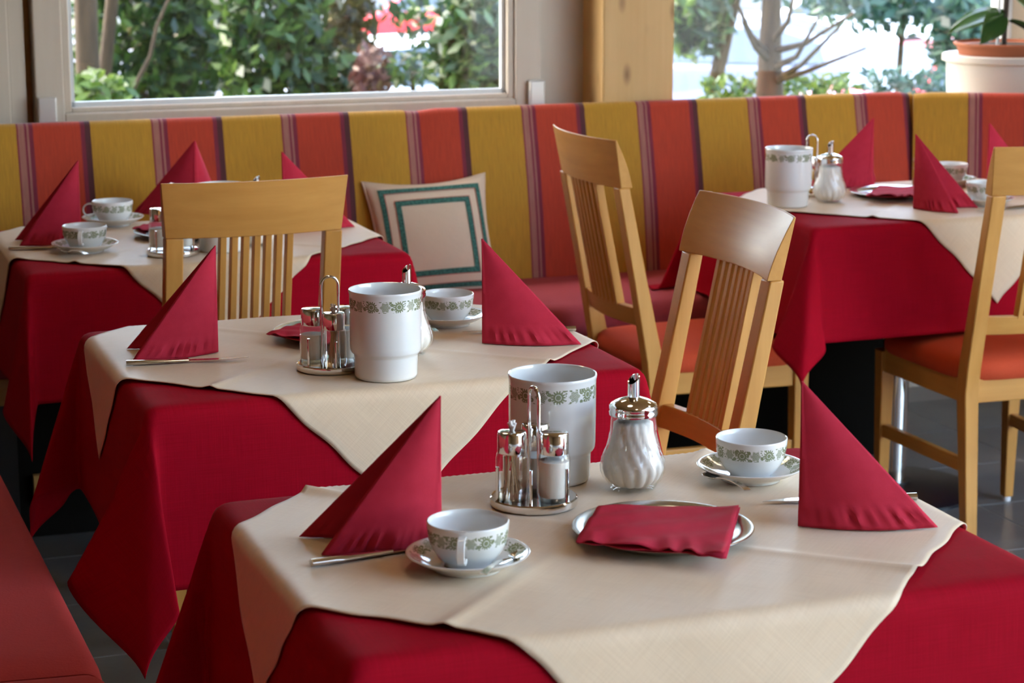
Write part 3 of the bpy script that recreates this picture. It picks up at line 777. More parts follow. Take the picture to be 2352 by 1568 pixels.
dup(ch, place_from_top((2277, 336), (-0.194, -0.304, 1.0), r4), r4, 'beech slat-back chair with orange seat pushed up to the aisle side of the corner table')

# ------------------------------------------------------------------ crockery
def cup_proto():
    t = thing('coffee_cup', '', 'cup', group='flower-banded cups')
    prof = [(0.0, 0.004), (0.022, 0.004), (0.024, 0.0), (0.028, 0.0), (0.029, 0.003), (0.036, 0.010), (0.0425, 0.020), (0.0462, 0.0290),
            (0.0475, 0.0345), (0.0482, 0.0400), (0.0487, 0.0465), (0.0490, 0.0515), (0.0490, 0.0530), (0.0478, 0.0537), (0.0466, 0.0525), (0.0460, 0.046), (0.0445, 0.030),
            (0.040, 0.019), (0.032, 0.010), (0.018, 0.006), (0.0, 0.0055)]
    mis = [0]*(len(prof) - 1)
    for i in (7, 8, 9): mis[i] = 1
    MB().lathe(prof, 64, mis=mis, band=(7, 10)).obj('bowl', [M['porc'], M['porc_band']], t, smooth=60)
    P = []
    for k in range(15):     # flat ear handle on +x
        a = PI*0.60 - 1.30*PI*k/14
        cx, cz = 0.0535, 0.0315
        x, z = cx + 0.0165*math.cos(a + 0.0), cz + 0.0155*math.sin(a)
        nx, nz = math.cos(a), math.sin(a)
        P.append([(x + nx*0.0016, -0.0050, z + nz*0.0016), (x + nx*0.0016, 0.0050, z + nz*0.0016), (x - nx*0.0016, 0.0046, z - nz*0.0016), (x - nx*0.0016, -0.0046, z - nz*0.0016)])
    g = MB(); g.grid(P, closed_v=True); g.obj('handle', M['porc'], t, smooth=60, bevel=0.001)
    return t
def saucer_proto():
    t = thing('saucer', '', 'saucer', group='flower-banded saucers')
    prof = [(0.0, 0.003), (0.036, 0.003), (0.037, 0.0), (0.041, 0.0), (0.043, 0.004), (0.058, 0.010), (0.070, 0.017), (0.0735, 0.0195), (0.0740, 0.0205), (0.0730, 0.0212),
            (0.0700, 0.0200), (0.0610, 0.0152), (0.0530, 0.0112), (0.044, 0.0075), (0.034, 0.0060), (0.030, 0.0050), (0.0, 0.0050)]
    mis = [0]*(len(prof) - 1); mis[10] = mis[11] = 1
    MB().lathe(prof, 72, mis=mis, band=(10, 12)).obj('dish', [M['porc'], M['porc_band']], t, smooth=60)
    MB().lathe([(0.0395, 0.0), (0.0395, -0.0002), (0.0385, 0.0)], 40).obj('foot_ring', M['porc'], t)
    return t
def pot_proto():
    t = thing('table_bin', '', 'pot', group='porcelain table bins')
    prof = [(0.0, 0.002), (0.046, 0.002), (0.048, 0.0), (0.0505, 0.0015), (0.0520, 0.006), (0.0528, 0.037), (0.0535, 0.040), (0.0570, 0.0435), (0.0585, 0.047), (0.0590, 0.055), (0.0593, 0.090),
            (0.0593, 0.1165), (0.0593, 0.1265), (0.0594, 0.1365), (0.0596, 0.1405), (0.0605, 0.1435), (0.0607, 0.1460), (0.0600, 0.1478), (0.0585, 0.1472), (0.0577, 0.1440), (0.0570, 0.135), (0.0568, 0.06), (0.052, 0.042), (0.049, 0.006), (0.0, 0.005)]
    mis = [0]*(len(prof) - 1); mis[11] = mis[12] = 1
    MB().lathe(prof, 80, mis=mis, band=(11, 13)).obj('body', [M['porc'], M['porc_band']], t, smooth=50)
    MB().lathe([(0.0475, 0.0003), (0.0475, 0.0), (0.0465, 0.0003)], 40).obj('foot_ring', M['porc'], t)
    return t
def cruet_proto():
    t = thing('cruet_stand', '', 'cruet', group='chrome cruet stands')
    MB().lathe([(0.0, 0.0), (0.055, 0.0), (0.0575, 0.002), (0.058, 0.006), (0.0575, 0.0105), (0.0555, 0.012), (0.050, 0.0112), (0.0, 0.0112)], 64).obj('base', M['chrome'], t, smooth=30)
    pts = [(-0.0145, 0, 0.010), (-0.0145, 0, 0.06), (-0.0145, 0, 0.142)]
    pts += [(-0.0145*math.cos(PI*k/10), 0, 0.142 + 0.0150*math.sin(PI*k/10)) for k in range(1, 10)]
    pts += [(0.0145, 0, 0.142), (0.0145, 0, 0.06), (0.0145, 0, 0.010)]
    MB().tube(pts, 0.0024, 10).obj('handle', M['chrome'], t, smooth=60)
    for k in range(3):
        a = math.radians(90 + 120*k); cx, cy = 0.0315*math.cos(a), 0.0315*math.sin(a)
        g = MB().lathe([(0.0, 0.012), (0.0195, 0.012), (0.0205, 0.0145), (0.0212, 0.020), (0.0212, 0.066), (0.0200, 0.072), (0.0180, 0.076)], 36, c=(cx, cy, 0))
        sh = g.obj('shaker', M['glass'], t, smooth=45)
        MB().lathe([(0.0, 0.0135), (0.0185, 0.0135), (0.0192, 0.0155), (0.0, 0.0155)], 28, c=(cx, cy, 0)).obj('glass_bottom', M['glass'], sh)
        MB().lathe([(0.0188, 0.074), (0.0190, 0.075), (0.0190, 0.0985), (0.0178, 0.1015), (0.0150, 0.1025), (0.0, 0.1028)], 36, c=(cx, cy, 0)).obj('cap', M['chrome'], sh, smooth=30)
        if k == 0:      # toothpicks
            rnd = random.Random(3)
            for q in range(14):
                b1 = (cx + rnd.uniform(-.010, .010), cy + rnd.uniform(-.010, .010), 0.017); b2 = (cx + rnd.uniform(-.006, .006), cy + rnd.uniform(-.006, .006), 0.078)
                MB().tube([b1, b2], 0.0010, 5).obj('toothpick', M['pick'], sh)
            for q in range(6):
                a2 = q*1.05; b1 = (cx, cy, 0.101); b2 = (cx + 0.004*math.cos(a2), cy + 0.004*math.sin(a2), 0.110 + 0.003*(q % 3))
                MB().tube([b1, b2], 0.0022, 6).obj('toothpick', M['paper_white'], sh)
        else:
            top = 0.064 if k == 1 else 0.058
            MB().lathe([(0.0, 0.017), (0.0190, 0.017), (0.0196, 0.022), (0.0196, top), (0.010, top + 0.002), (0.0, top)], 30, c=(cx, cy, 0)).obj('filling', M['salt'], sh, smooth=45)
        a3 = math.radians(30 + 120*k)
        MB().tube([(0.0475*math.cos(a3), 0.0475*math.sin(a3), 0.009), (0.0475*math.cos(a3), 0.0475*math.sin(a3), 0.058)], 0.0022, 10).obj('guard_pin', M['chrome'], t)
        a4 = math.radians(90 + 120*k)
        MB().tube([(0.0525*math.cos(a4), 0.0525*math.sin(a4), 0.009), (0.0525*math.cos(a4), 0.0525*math.sin(a4), 0.056)], 0.0022, 10).obj('guard_pin', M['chrome'], t)
    return t
def sugar_proto():
    t = thing('sugar_pourer', '', 'sugar pourer', group='glass sugar pourers')
    zz = [0.0, 0.004, 0.009, 0.016, 0.024, 0.032, 0.041, 0.050, 0.060, 0.070, 0.080, 0.090, 0.098, 0.104]
    rr = [0.0300, 0.0320, 0.0350, 0.0410, 0.0440, 0.0446, 0.0430, 0.0398, 0.0360, 0.0332, 0.0315, 0.0307, 0.0305, 0.0303]
    fl = lambda amp: (lambda r, z, a: r + amp*(1 - abs(math.sin(7*(a + 14*min(max(z - 0.03, 0), 0.05)))))*min(1.0, max(0.12, (0.105 - z)/0.05)) if r > 0.01 else r)
    prof = [(0.0, 0.002), (0.027, 0.002)] + list(zip(rr, zz))
    MB().lathe(prof, 140, rmod=fl(-0.0042)).obj('glass_body', M['glass'], t, smooth=60)
    prof = [(0.0, 0.006), (0.028, 0.006)] + [(r - 0.0038, max(z, 0.0065)) for r, z in zip(rr, zz) if 0.008 < z < 0.095] + [(0.020, 0.0935), (0.0, 0.093)]
    MB().lathe(prof, 112, rmod=fl(-0.0036)).obj('sugar_fill', M['sugar'], t, smooth=60)
    MB().lathe([(0.0315, 0.101), (0.0325, 0.1015), (0.0330, 0.106), (0.0320, 0.1085), (0.0330, 0.1110), (0.0325, 0.1145), (0.0300, 0.1175), (0.0200, 0.1225), (0.0080, 0.1260), (0.0, 0.1265)], 56).obj('lid', M['chrome'], t, smooth=50)
    P = []
    for i, z in enumerate((0.120, 0.150)):
        P.append([(0.0080*math.cos(2*PI*k/28), 0.0080*math.sin(2*PI*k/28), z + (0.0 if i == 0 else 0.0065*math.cos(2*PI*k/28 - 0.5))) for k in range(28)])
    P.append([(0.0066*math.cos(2*PI*k/28), 0.0066*math.sin(2*PI*k/28), 0.150 + 0.0065*math.cos(2*PI*k/28 - 0.5)) for k in range(28)])
    P.append([(0.0066*math.cos(2*PI*k/28), 0.0066*math.sin(2*PI*k/28), 0.130) for k in range(28)])
    MB().grid(P, closed_v=True).obj('spout', M['chrome'], t, smooth=40)
    return t
def tray_proto():
    t = thing('steel_tray', '', 'tray', group='round steel trays')
    prof = [(0.0, 0.001), (0.088, 0.001), (0.092, 0.003), (0.099, 0.0105), (0.110, 0.0125), (0.1125, 0.0118), (0.1135, 0.0130), (0.1125, 0.0142), (0.1105, 0.0142), (0.108, 0.0140), (0.099, 0.0122), (0.096, 0.0110), (0.090, 0.0045), (0.086, 0.0030), (0.0, 0.0030)]
    MB().lathe(prof, 96).obj('dish', M['steel'], t, smooth=60)
    MB().lathe([(0.0835, 0.0028), (0.0840, 0.0036), (0.0850, 0.0028)], 96).obj('groove_ring', M['steel'], t, smooth=60)
    return t
def knife_proto():
    t = thing('table_knife', '', 'knife', group='table knives')
    P = []
    for k in range(11):      # handle along +x, starting at 0
        q = k/10; x = 0.105*q; w = 0.0045 + 0.0030*math.sin(PI*min(1, 0.25 + 0.55*(1 - q))); h = 0.0032 + 0.0014*(1 - q)
        P.append([(x, w*math.cos(2*PI*j/12), 0.0042 + h*math.sin(2*PI*j/12)) for j in range(12)])
    g = MB(); g.grid(P, closed_v=True); g.f += [tuple(range(12)), tuple(120 + j for j in range(12))]; g.m += [0, 0]; g.uv += [None, None]
    g.obj('handle', M['cutlery'], t, smooth=50)
    top, bot = [], []
    for k in range(13):
        q = k/12; x = 0.103 + 0.105*q
        top.append((x, 0.0050 - 0.0015*q*q)); bot.append((x, -0.0045 - 0.0055*math.sin(PI*min(1, q*1.15)*0.75)*(1 - q**4) + 0.008*q**5))
    poly = top + bot[::-1]
    MB().prism(poly, 0.0030, 0.0044).obj('blade', M['cutlery'], t, smooth=0)
    return t
def spoon_proto():
    t = thing('coffee_spoon', '', 'spoon', group='coffee spoons')
    P = []
    for i in range(9):
        r = i/8; P.append([(0.0165*r*math.cos(a), 0.0108*r*math.sin(a)*(1 + 0.12*math.cos(a)), -0.0045*(1 - r*r)) for a in [2*PI*k/28 for k in range(28)]])
    o = MB().grid(P, closed_v=True).obj('bowl', M['cutlery'], t, smooth=80)
    md = o.modifiers.new('thickness', 'SOLIDIFY'); md.thickness = 0.0008
    P = []
    for k in range(12):
        q = k/11; x = -0.0155 - 0.082*q; w = 0.0020 + 0.0028*q**1.6; z = 0.0005 + 0.006*math.sin(PI*q*0.8)
        P.append([(x, -w, z), (x, w, z), (x, w, z + 0.0014), (x, -w, z + 0.0014)])
    g = MB(); g.grid(P, closed_v=True); g.f += [(0,1,2,3), (44,45,46,47)]; g.m += [0,0]; g.uv += [None,None]
    g.obj('stem', M['cutlery'], t, smooth=40)
    return t
protos = {}
def put(kind, proto, loc, rz, label):
    if kind not in protos:
        p = proto(); protos[kind] = p; p.location = loc; p.rotation_euler = (0, 0, rz); p['label'] = label; return p
    return dup(protos[kind], loc, rz, label)
R = math.radians
def on(px, py): return atz(px, py, ZI)
for (px, py, lab) in ((1268, 1098, TNAME[1]), (887, 864, TNAME[2]), (511, 574, TNAME[3]), (1809, 472, TNAME[4])):
    put('pot', pot_proto, on(px, py), R(px % 50), 'tall white porcelain pot with green flower border on the ' + lab)
for (px, py, rz, lab) in ((1226, 1157, R(115), TNAME[1]), (760, 846, R(195), TNAME[2]), (398, 584, R(200), TNAME[3]), (1862, 446, R(160), TNAME[4])):
    put('cruet', cruet_proto, on(px, py), rz, 'chrome cruet stand with three glass shakers on the ' + lab)
for (px, py, rz, lab) in ((1453, 1119, R(15), TNAME[1]), (936, 812, R(15), TNAME[2]), (592, 562, R(15), TNAME[3]), (1904, 463, R(15), TNAME[4])):
    put('sugar', sugar_proto, on(px, py), rz, 'fluted glass sugar pourer with chrome spout on the ' + lab)
CUPS = (((1075, 1303), R(-96), 'beside the bench-side napkin on the end table of the row', 0.0),
        ((1724, 1098), R(80), 'behind the tray on the end table of the row', 0.0),
        ((1028, 744), R(70), 'beside the pot on the middle table of the row', 0.0),
        ((196, 577), R(-88), 'with handle towards the table edge, banquette table beside the cushion', 0.0),
        ((260, 516), R(184), 'with handle towards the bench, banquette table beside the cushion', 0.0),
        ((2180, 424), R(90), 'nearest the striped backrest on the table in the banquette corner', 0.0),
        ((2262, 470), R(10), 'by the chair on the table in the banquette corner', 0.0))
for (p, rz, lab, _) in CUPS:
    q = on(*p)
    put('saucer', saucer_proto, q, rz, 'saucer under the cup ' + lab)
    put('cup', cup_proto, q + Vector((0, 0, 0.0052)), rz, 'flower-banded cup ' + lab)
for (a, b, lab) in (((1190, 1272), (1120, 1318), 'end table of the row, on the saucer beside the bench-side napkin'),
                    ((1634, 1090), (1690, 1118), 'end table of the row, on the saucer behind the tray'),
                    ((966, 742), (1000, 764), 'middle table of the row, on the saucer beside the pot'),
                    ((152, 574), (215, 592), 'banquette table beside the cushion, on the saucer at its edge'),
                    ((215, 513), (262, 535), 'banquette table beside the cushion, on the saucer by the backrest')):
    pa, pb = atz(a[0], a[1], ZI + 0.016), atz(b[0], b[1], ZI + 0.016); d = pa - pb
    o = put('spoon', spoon_proto, Vector((pa.x, pa.y, ZI + 0.0150)), math.atan2(d.y, d.x), 'steel coffee spoon, ' + lab)
for (a, b, lab) in (((715, 1300), (935, 1266), 'steel knife beside the bench-side standing napkin on the end table of the row'),
                    ((2105, 1146), (1735, 1157), 'steel knife behind the aisle-side standing napkin on the end table of the row'),
                    ((290, 839), (553, 826), 'steel knife beside the bench-side standing napkin on the middle table of the row'),
                    ((1322, 759), (1035, 766), 'steel knife behind the aisle-side standing napkin on the middle table of the row'),
                    ((20, 575), (200, 570), 'steel knife beside the napkin on the banquette table beside the cushion'),
                    ((2385, 474), (2190, 492), 'steel knife by the open standing napkin on the table in the banquette corner')):
    pa, pb = on(*a), on(*b); d = pb - pa
    put('knife', knife_proto, pa, math.atan2(d.y, d.x), lab)
TRAYS = ((1522, 1230, TNAME[1]), (772, 773, TNAME[2]), (420, 541, TNAME[3]), (2050, 449, TNAME[4]))
for (px, py, lab) in TRAYS:
    put('tray', tray_proto, on(px, py), 0.3, 'round steel tray under a flat red napkin on the ' + lab)
# flat napkins on the trays
def flat_napkin(c4, lab, seed):
    rnd = random.Random(seed); n = 28; P0 = [atz(x, y, ZI + 0.016) for x, y in c4]; o0 = sum(P0, Vector())/4
    g = MB()
    for lay in range(2):
        P = []
        for i in range(n):
            row = []
            for j in range(n):
                s, t = i/(n-1), j/(n-1)
                p = (P0[0]*(1-s) + P0[1]*s)*(1-t) + (P0[3]*(1-s) + P0[2]*s)*t
                z = 0.0045*(1 if lay == 0 else 0) + 0.004*math.sin(3.0*s + seed)*math.sin(2.2*t + 1)
                z += (0.003*math.sin(29*s + 3*math.sin(5*t) + 2*math.sin(9*s))*max(0, t - 0.7)/0.3 + 0.0012*math.sin(11*s + 17*t)) if lay == 0 else 0
                z += 0.006*max(0, s - 0.8)/0.2*(1 - t)
                sh = (0.003*math.sin(30*s + 2*math.sin(7*s)) + 0.003*math.sin(12*s))*t**6
                row.append((p.x - o0.x + (0.002 if lay else 0), p.y - o0.y + sh + (0.002 if lay else 0), z))
            P.append(row)
        g.grid(P)
    o = g.obj('napkin', M['napkin'], smooth=60, loc=(o0.x, o0.y, ZI + 0.0165))
    md = o.modifiers.new('thickness', 'SOLIDIFY'); md.thickness = 0.0008
    return tag(o, lab, 'napkin', 'flat red napkins')
flat_napkin([(1375, 1176), (1697, 1173), (1665, 1284), (1322, 1250)], 'flat crumpled red napkin on the tray of the end table of the row', 1)
flat_napkin([(695, 752), (865, 757), (812, 802), (611, 770)], 'flat red napkin on the tray of the middle table of the row', 2)
flat_napkin([(352, 515), (480, 520), (450, 548), (303, 527)], 'flat red napkin on the tray of the banquette table beside the cushion', 3)
flat_napkin([(2020, 428), (2135, 434), (2120, 454), (1988, 452)], 'flat pink-red napkin on the tray of the table in the banquette corner', 4)
# standing folded napkins: a triangle folded along its height, two wings opening from the spine
def standing_napkin(px, angs, lab, H=0.187, Lg=(0.175, 0.175), seed=0):
    base = on(*px); n = 34; g = MB(); rnd = random.Random(seed)
    d0, d1 = [Vector((math.cos(a + TH), math.sin(a + TH), 0)) for a in (R(angs[0]), R(angs[1]))]
    bis = (d0 + d1).normalized()
    turn = d0.cross(d1).z
    for lay in range(2):
        P = []
        # columns: wing 0 hem end .. spine .. wing 1 hem end
        cols = [(0, 1 - k/n) for k in range(n)] + [(1, k/n) for k in range(n + 1)]
        for (wg, s) in cols:
            d = d0 if wg == 0 else d1
            nn = Vector((-d.y, d.x, 0)) * ((-1 if wg == 0 else 1) * (1 if turn > 0 else -1))   # outward side
            row = []
            for j in range(n + 1):
                t = j/n; ss = s*(1 - t)
                z = H*t
                thick = 0.0016 + 0.0065*(1 - t)*math.sin(PI*min(1.0, s*0.93 + 0.03))
                hem = (0.0030*math.sin(38*s + 4*wg + 4*math.sin(7*s + seed)) + 0.0014*math.sin(71*s + seed))*max(0.0, 1 - abs(t - 0.075)/0.085) + 0.0012*(t < 0.155)
                bow = 0.010*math.sin(PI*s)*(1 - t)
                off = bow + hem + (thick if lay == 0 else -thick*0.6)
                p = d*(Lg[wg]*ss) + nn*off*(1 if s > 0.001 else 0.0) + (bis*(-0.0015) if (lay == 0 and s < 0.03) else Vector())
                row.append((p.x, p.y, z + 0.0006))
            P.append(row)
        g.grid(P)
    o = g.obj('napkin', M['napkin'], smooth=40, loc=base)
    md = o.modifiers.new('thickness', 'SOLIDIFY'); md.thickness = 0.0012
    return tag(o, lab, 'napkin', 'standing folded napkins')
standing_napkin((1012, 1250), (177, 150), 'red paper napkin folded to a standing peak on the bench side of the end table', Lg=(0.150, 0.180), seed=1)
standing_napkin((1835, 1208), (-21, 12), 'red paper napkin standing in a peak on the aisle side of the end table', seed=2)
standing_napkin((500, 808), (191, 151), 'red paper napkin folded to a standing peak on the bench side of the middle table', Lg=(0.158, 0.165), seed=3)
standing_napkin((1109, 788), (-23, 10), 'red paper napkin standing in a peak on the chair side of the middle table', seed=4)
standing_napkin((186, 556), (182, 150), 'red paper napkin standing beside the two cups on the banquette table by the cushion', Lg=(0.14, 0.16), seed=5)
standing_napkin((452, 497), (140, 58), 'red paper napkin standing on the backrest side of the banquette table by the cushion', seed=6)
standing_napkin((652, 530), (2, 36), 'red paper napkin standing on the cushion side of the banquette table', seed=7)
standing_napkin((2000, 430), (160, 68), 'red paper napkin standing on the backrest side of the corner table', seed=8)
standing_napkin((2098, 478), (-62, -18), 'red paper napkin standing open beside the tray of the corner table', Lg=(0.13, 0.165), seed=9)
standing_napkin((2266, 445), (2, 34), 'red paper napkin on the corner table, only its peak showing above the chair', seed=10)

# dried posy on the corner table
pv = on(2112, 428)
ps_ = thing('dried_posy', 'small posy of dried red flowers half hidden behind the open napkin', 'flowers', pv)
MB().lathe([(0, 0), (0.018, 0), (0.021, 0.012), (0.016, 0.028), (0.012, 0.034), (0.010, 0.034)], 24).obj('vase', M['terracotta'], ps_)
rnd = random.Random(5)
for k in range(9):
    a = rnd.uniform(0, 6.28); r = rnd.uniform(0.004, 0.026); h = rnd.uniform(0.045, 0.078)
    st = MB().tube([(0, 0, 0.02), (r*0.5*math.cos(a), r*0.5*math.sin(a), h*0.7), (r*math.cos(a), r*math.sin(a), h)], 0.0008, 5).obj('stem', M['dried_pale'], ps_)
    g = MB()
    for q in range(12):
        b = 2*PI*q/12; e = 0.010; cx, cy = r*math.cos(a), r*math.sin(a)
        g.add([(cx, cy, h), (cx + e*math.cos(b - .2), cy + e*math.sin(b - .2), h + 0.006*(q % 2)), (cx + 1.25*e*math.cos(b), cy + 1.25*e*math.sin(b), h + 0.004), (cx + e*math.cos(b + .2), cy + e*math.sin(b + .2), h + 0.006*(q % 2))], [(0, 1, 2, 3)])
    g.obj('bloom', M['dried'] if k % 3 else M['dried_pale'], st)

# ------------------------------------------------------------------ cushion leaning on the banquette
def pillow():
    t = thing('throw_cushion', 'cream linen cushion with two square frames of green braid on the banquette', 'cushion', W(1.785, 5.45, 0.468))
    S = 0.175; n = 40
    def surf(s, t_, side, off=0.0):
        e = (max(0, 1 - abs(s)**3)*max(0, 1 - abs(t_)**3))**0.55
        pin = 1 - 0.12*(1 - abs(s)**2)*(abs(t_)**6) ; pin2 = 1 - 0.11*(1 - abs(t_)**2)*(abs(s)**6)
        return Vector((S*s*pin2, side*(0.052*e + off), S*t_*pin))
    rot = Matrix.Rotation(TH, 3, 'Z') @ Matrix.Rotation(-R(22), 3, 'X') @ Matrix.Rotation(R(-1.5), 3, 'Y')
    up = Vector((0, 0, S*0.93))
    tr = lambda p: tuple(rot @ (p + up))
    g = MB()
    for side in (-1, 1):
        P = [[tr(surf(-1 + 2*i/n, -1 + 2*j/n, side)) for j in range(n + 1)] for i in range(n + 1)]
        g.grid(P)
    g.obj('cover', M['cush'], t, smooth=60)
    pts = []
    for (a, b) in (((-1,-1),(1,-1)), ((1,-1),(1,1)), ((1,1),(-1,1)), ((-1,1),(-1,-1))):
        for k in range(20): q = k/20; pts.append(tr(surf(a[0] + (b[0]-a[0])*q, a[1] + (b[1]-a[1])*q, 1)))
    pts.append(pts[0]); MB().tube(pts, 0.003, 6, cap=False).obj('piping', M['cush'], t, smooth=60)
    def frame(name, h, w, mat, parent, off):
        g = MB(); m = 16
        for (ax, sg) in ((0, -1), (0, 1), (1, -1), (1, 1)):
            P = []
            for i in range(m*2 + 1):
                a = -h + 2*h*i/(2*m); row = []
                for q in range(4):
                    b = sg*(h - w*q/3); aa = max(-h + 0, min(h, a))
                    row.append(tr(surf(aa, b, -1, off) if ax == 0 else surf(b, aa, -1, off)))
                P.append(row)
            g.grid(P)
        return g.obj(name, mat, parent, smooth=60)
    for h, w in ((0.83, 0.085), (0.60, 0.085)):
        b = frame('braid_frame', h, w, M['braid'], t, 0.0022)
        frame('braid_edging', (h - w + 0.004) if h > 0.7 else h + 0.012, 0.016, M['braid_edge'], b, 0.0018)
    return t
pillow()

# ------------------------------------------------------------------ potted rubber plant on the sill
PLZ = 0.13
pl = thing('potted_plant', 'rubber plant in a terracotta pot set on a wide white planter by the window', 'plant', W(3.715, 5.79, 0.80))
MB().lathe([(0.0, -0.13), (0.160, -0.13), (0.166, -0.126), (0.176, 0.094), (0.182, 0.098), (0.190, 0.101), (0.190, 0.118), (0.186, 0.121), (0.150, 0.119), (0.0, 0.118)], 72).obj('planter', M['planter'], pl, smooth=40, loc=(0, 0, PLZ))
tc = MB().lathe([(0.0, 0.119), (0.140, 0.119), (0.147, 0.142), (0.152, 0.146), (0.156, 0.150), (0.156, 0.156), (0.150, 0.157), (0.146, 0.148), (0.0, 0.147)], 64).obj('pot', M['terracotta'], pl, smooth=40, loc=(0, 0, PLZ))
MB().lathe([(0.0, 0.149), (0.147, 0.1475), (0.147, 0.146)], 40).obj('soil', M['soil'], tc)
MB().tube([(-0.012, -0.03, 0.14), (-0.008, -0.03, 0.35), (0.0, -0.02, 0.62), (0.01, -0.01, 0.95)], [0.009, 0.008, 0.007, 0.004], 10).obj('stem', M['stem'], pl, loc=(0, 0, PLZ))
MB().tube([(-0.032, -0.035, 0.14), (-0.032, -0.035, 0.80)], 0.005, 8).obj('stake', M['alu_strip'], pl, loc=(0, 0, PLZ))
def leaf(base, direction, L, wd, droop, roll):
    g = MB(); P = []; d = Vector(direction).normalized(); sd_ = d.cross(Vector((0, 0, 1))).normalized(); up = sd_.cross(d)
    sd2 = sd_*math.cos(roll) + up*math.sin(roll)
    for i in range(15):
        q = i/14; w = wd*math.sin(PI*q**0.85)**0.8 + 0.001; c = Vector(base) + d*(L*q) + Vector((0, 0, -droop*q*q))
        nrm = sd2.cross(d)
        P.append([tuple(c + sd2*(w*s) + nrm*(0.18*wd*abs(s))) for s in (-1, -0.5, 0, 0.5, 1)])
    g.grid(P); o = g.obj('leaf', M['rubber_leaf'], pl, smooth=60, loc=(0, 0, PLZ))
    md = o.modifiers.new('thickness', 'SOLIDIFY'); md.thickness = 0.001
for a in (((-0.01, -0.03, 0.245), (-1, -0.25, -0.05), 0.19, 0.040, 0.055, 0.5), ((-0.01, -0.03, 0.235), (-0.75, -0.7, -0.15), 0.13, 0.040, 0.06, 0.9),
          ((0.0, -0.03, 0.30), (0.8, -0.5, -0.5), 0.20, 0.050, 0.05, 0.6), ((0.0, -0.03, 0.22), (1, -0.4, -0.35), 0.16, 0.040, 0.03, 0.4),
          ((0.0, -0.03, 0.40), (0.5, -0.6, -0.2), 0.22, 0.055, 0.08, 0.4), ((0.0, -0.02, 0.48), (-0.8, 0.4, 0.15), 0.22, 0.055, 0.06, 0.2),
          ((0.0, -0.02, 0.56), (0.3, 0.8, 0.2), 0.22, 0.055, 0.06, 0.2), ((0.0, -0.02, 0.66), (-0.4, -0.8, 0.3), 0.2, 0.05, 0.05, 0.2)): leaf(*a)

# unseen warm lamp, added on the wing wall to light the planter
sc_p = wing(0.95, -0.02, 1.38, WO)
sco = thing('added_wall_lamp', 'unseen warm lamp added on the cream wing wall beside the potted plant', 'lamp', sc_p)
MB().lathe([(0.0, -0.03), (0.04, -0.03), (0.04, 0.03), (0.0, 0.03)], 24).obj('bracket', M['alu'], sco)
sn = Vector((wing(0, -1, 0, WO) - wing(0, 0, 0, WO)))
sh = MB().lathe([(0.055, 0.10), (0.085, -0.07), (0.083, -0.07), (0.053, 0.10)], 36).obj('shade', M['planter'], sco, loc=tuple(sn*0.10))
lt = bpy.data.lights.new('added_bulb', 'POINT'); lt.energy = 2.5; lt.color = (1.0, 0.70, 0.38); lt.shadow_soft_size = 0.04
lo = bpy.data.objects.new('added_bulb', lt); COL.objects.link(lo); lo.location = sc_p + sn*0.10 + Vector((0, 0, -0.02))

# ------------------------------------------------------------------ outdoors
def leaf_mat(name, c1, c2, c3):
    t = NT(name); ri = t.n('ShaderNodeNewGeometry').outputs['Random Per Island']
    col = t.ramp(ri, [(0.0, c1), (0.55, c2), (1.0, c3)])
    p = t.principled(col, 0.45)
    tl = t.n('ShaderNodeBsdfTranslucent'); t.l(col, tl.inputs[0])
    mx = t.n('ShaderNodeMixShader'); mx.inputs[0].default_value = 0.35; t.l(p.outputs[0], mx.inputs[1]); t.l(tl.outputs[0], mx.inputs[2]); t.l(mx.outputs[0], t.out.inputs['Surface'])
    return t.m
M['leaf_a'] = leaf_mat('shrub leaves', (0.008, 0.026, 0.006), (0.022, 0.060, 0.013), (0.10, 0.16, 0.035))
M['leaf_b'] = leaf_mat('olive brown leaves', (0.030, 0.026, 0.007), (0.060, 0.050, 0.014), (0.15, 0.12, 0.04))
M['leaf_c'] = leaf_mat('sunlit hedge leaves', (0.03, 0.07, 0.010), (0.09, 0.15, 0.022), (0.22, 0.28, 0.05))
M['leaf_d'] = leaf_mat('blue green conifer', (0.012, 0.045, 0.028), (0.028, 0.085, 0.055), (0.09, 0.17, 0.10))
M['leaf_e'] = leaf_mat('dark red barberry', (0.05, 0.02, 0.02), (0.10, 0.035, 0.03), (0.15, 0.08, 0.05))
def bark():
    t = NT('bark'); o = t.obj(); n = t.noise(t.mapping(o, (20, 20, 4)), 1.0, 4)
    t.principled(t.ramp(n, [(0.3, (0.022, 0.011, 0.005)), (0.7, (0.062, 0.033, 0.015))]), 0.9, t.bump(n, 0.5, 0.01)); return t.m
M['bark'] = bark()
M['lawn'] = plain('terrace lawn', (0.12, 0.18, 0.05), 0.9)
M['paving'] = plain('pale terrace paving', (0.20, 0.19, 0.17), 0.9)
M['asphalt'] = plain('pale asphalt', (0.12, 0.13, 0.15), 0.9)
M['render_white'] = plain('white render', (0.20, 0.21, 0.22), 0.8)
M['tyre'] = plain('tyre rubber', (0.02, 0.02, 0.022), 0.8)
M['car_glass'] = plain('dark car glass', (0.05, 0.07, 0.09), 0.08)
structure(MB().box((0, 0, -0.30), (90, 31, 0.1)).obj('ground_terrace', M['paving'], smooth=0))
structure(MB().add([(-40, 7.2, -0.24), (60, 7.2, -0.24), (60, 15.5, -0.24), (-40, 15.5, -0.24)], [(0, 1, 2, 3)]).obj('ground_lawn', M['lawn'], smooth=0))
structure(MB().add([(-120, 15.5, -1.45), (160, 15.5, -1.45), (160, 220, -1.3), (-120, 220, -1.3)], [(0, 1, 2, 3)]).obj('ground_parking', M['asphalt'], smooth=0))
structure(MB().box((10, 15.55, -0.95), (100, 0.2, 1.0)).obj('terrace_wall', M['render_white'], smooth=0))
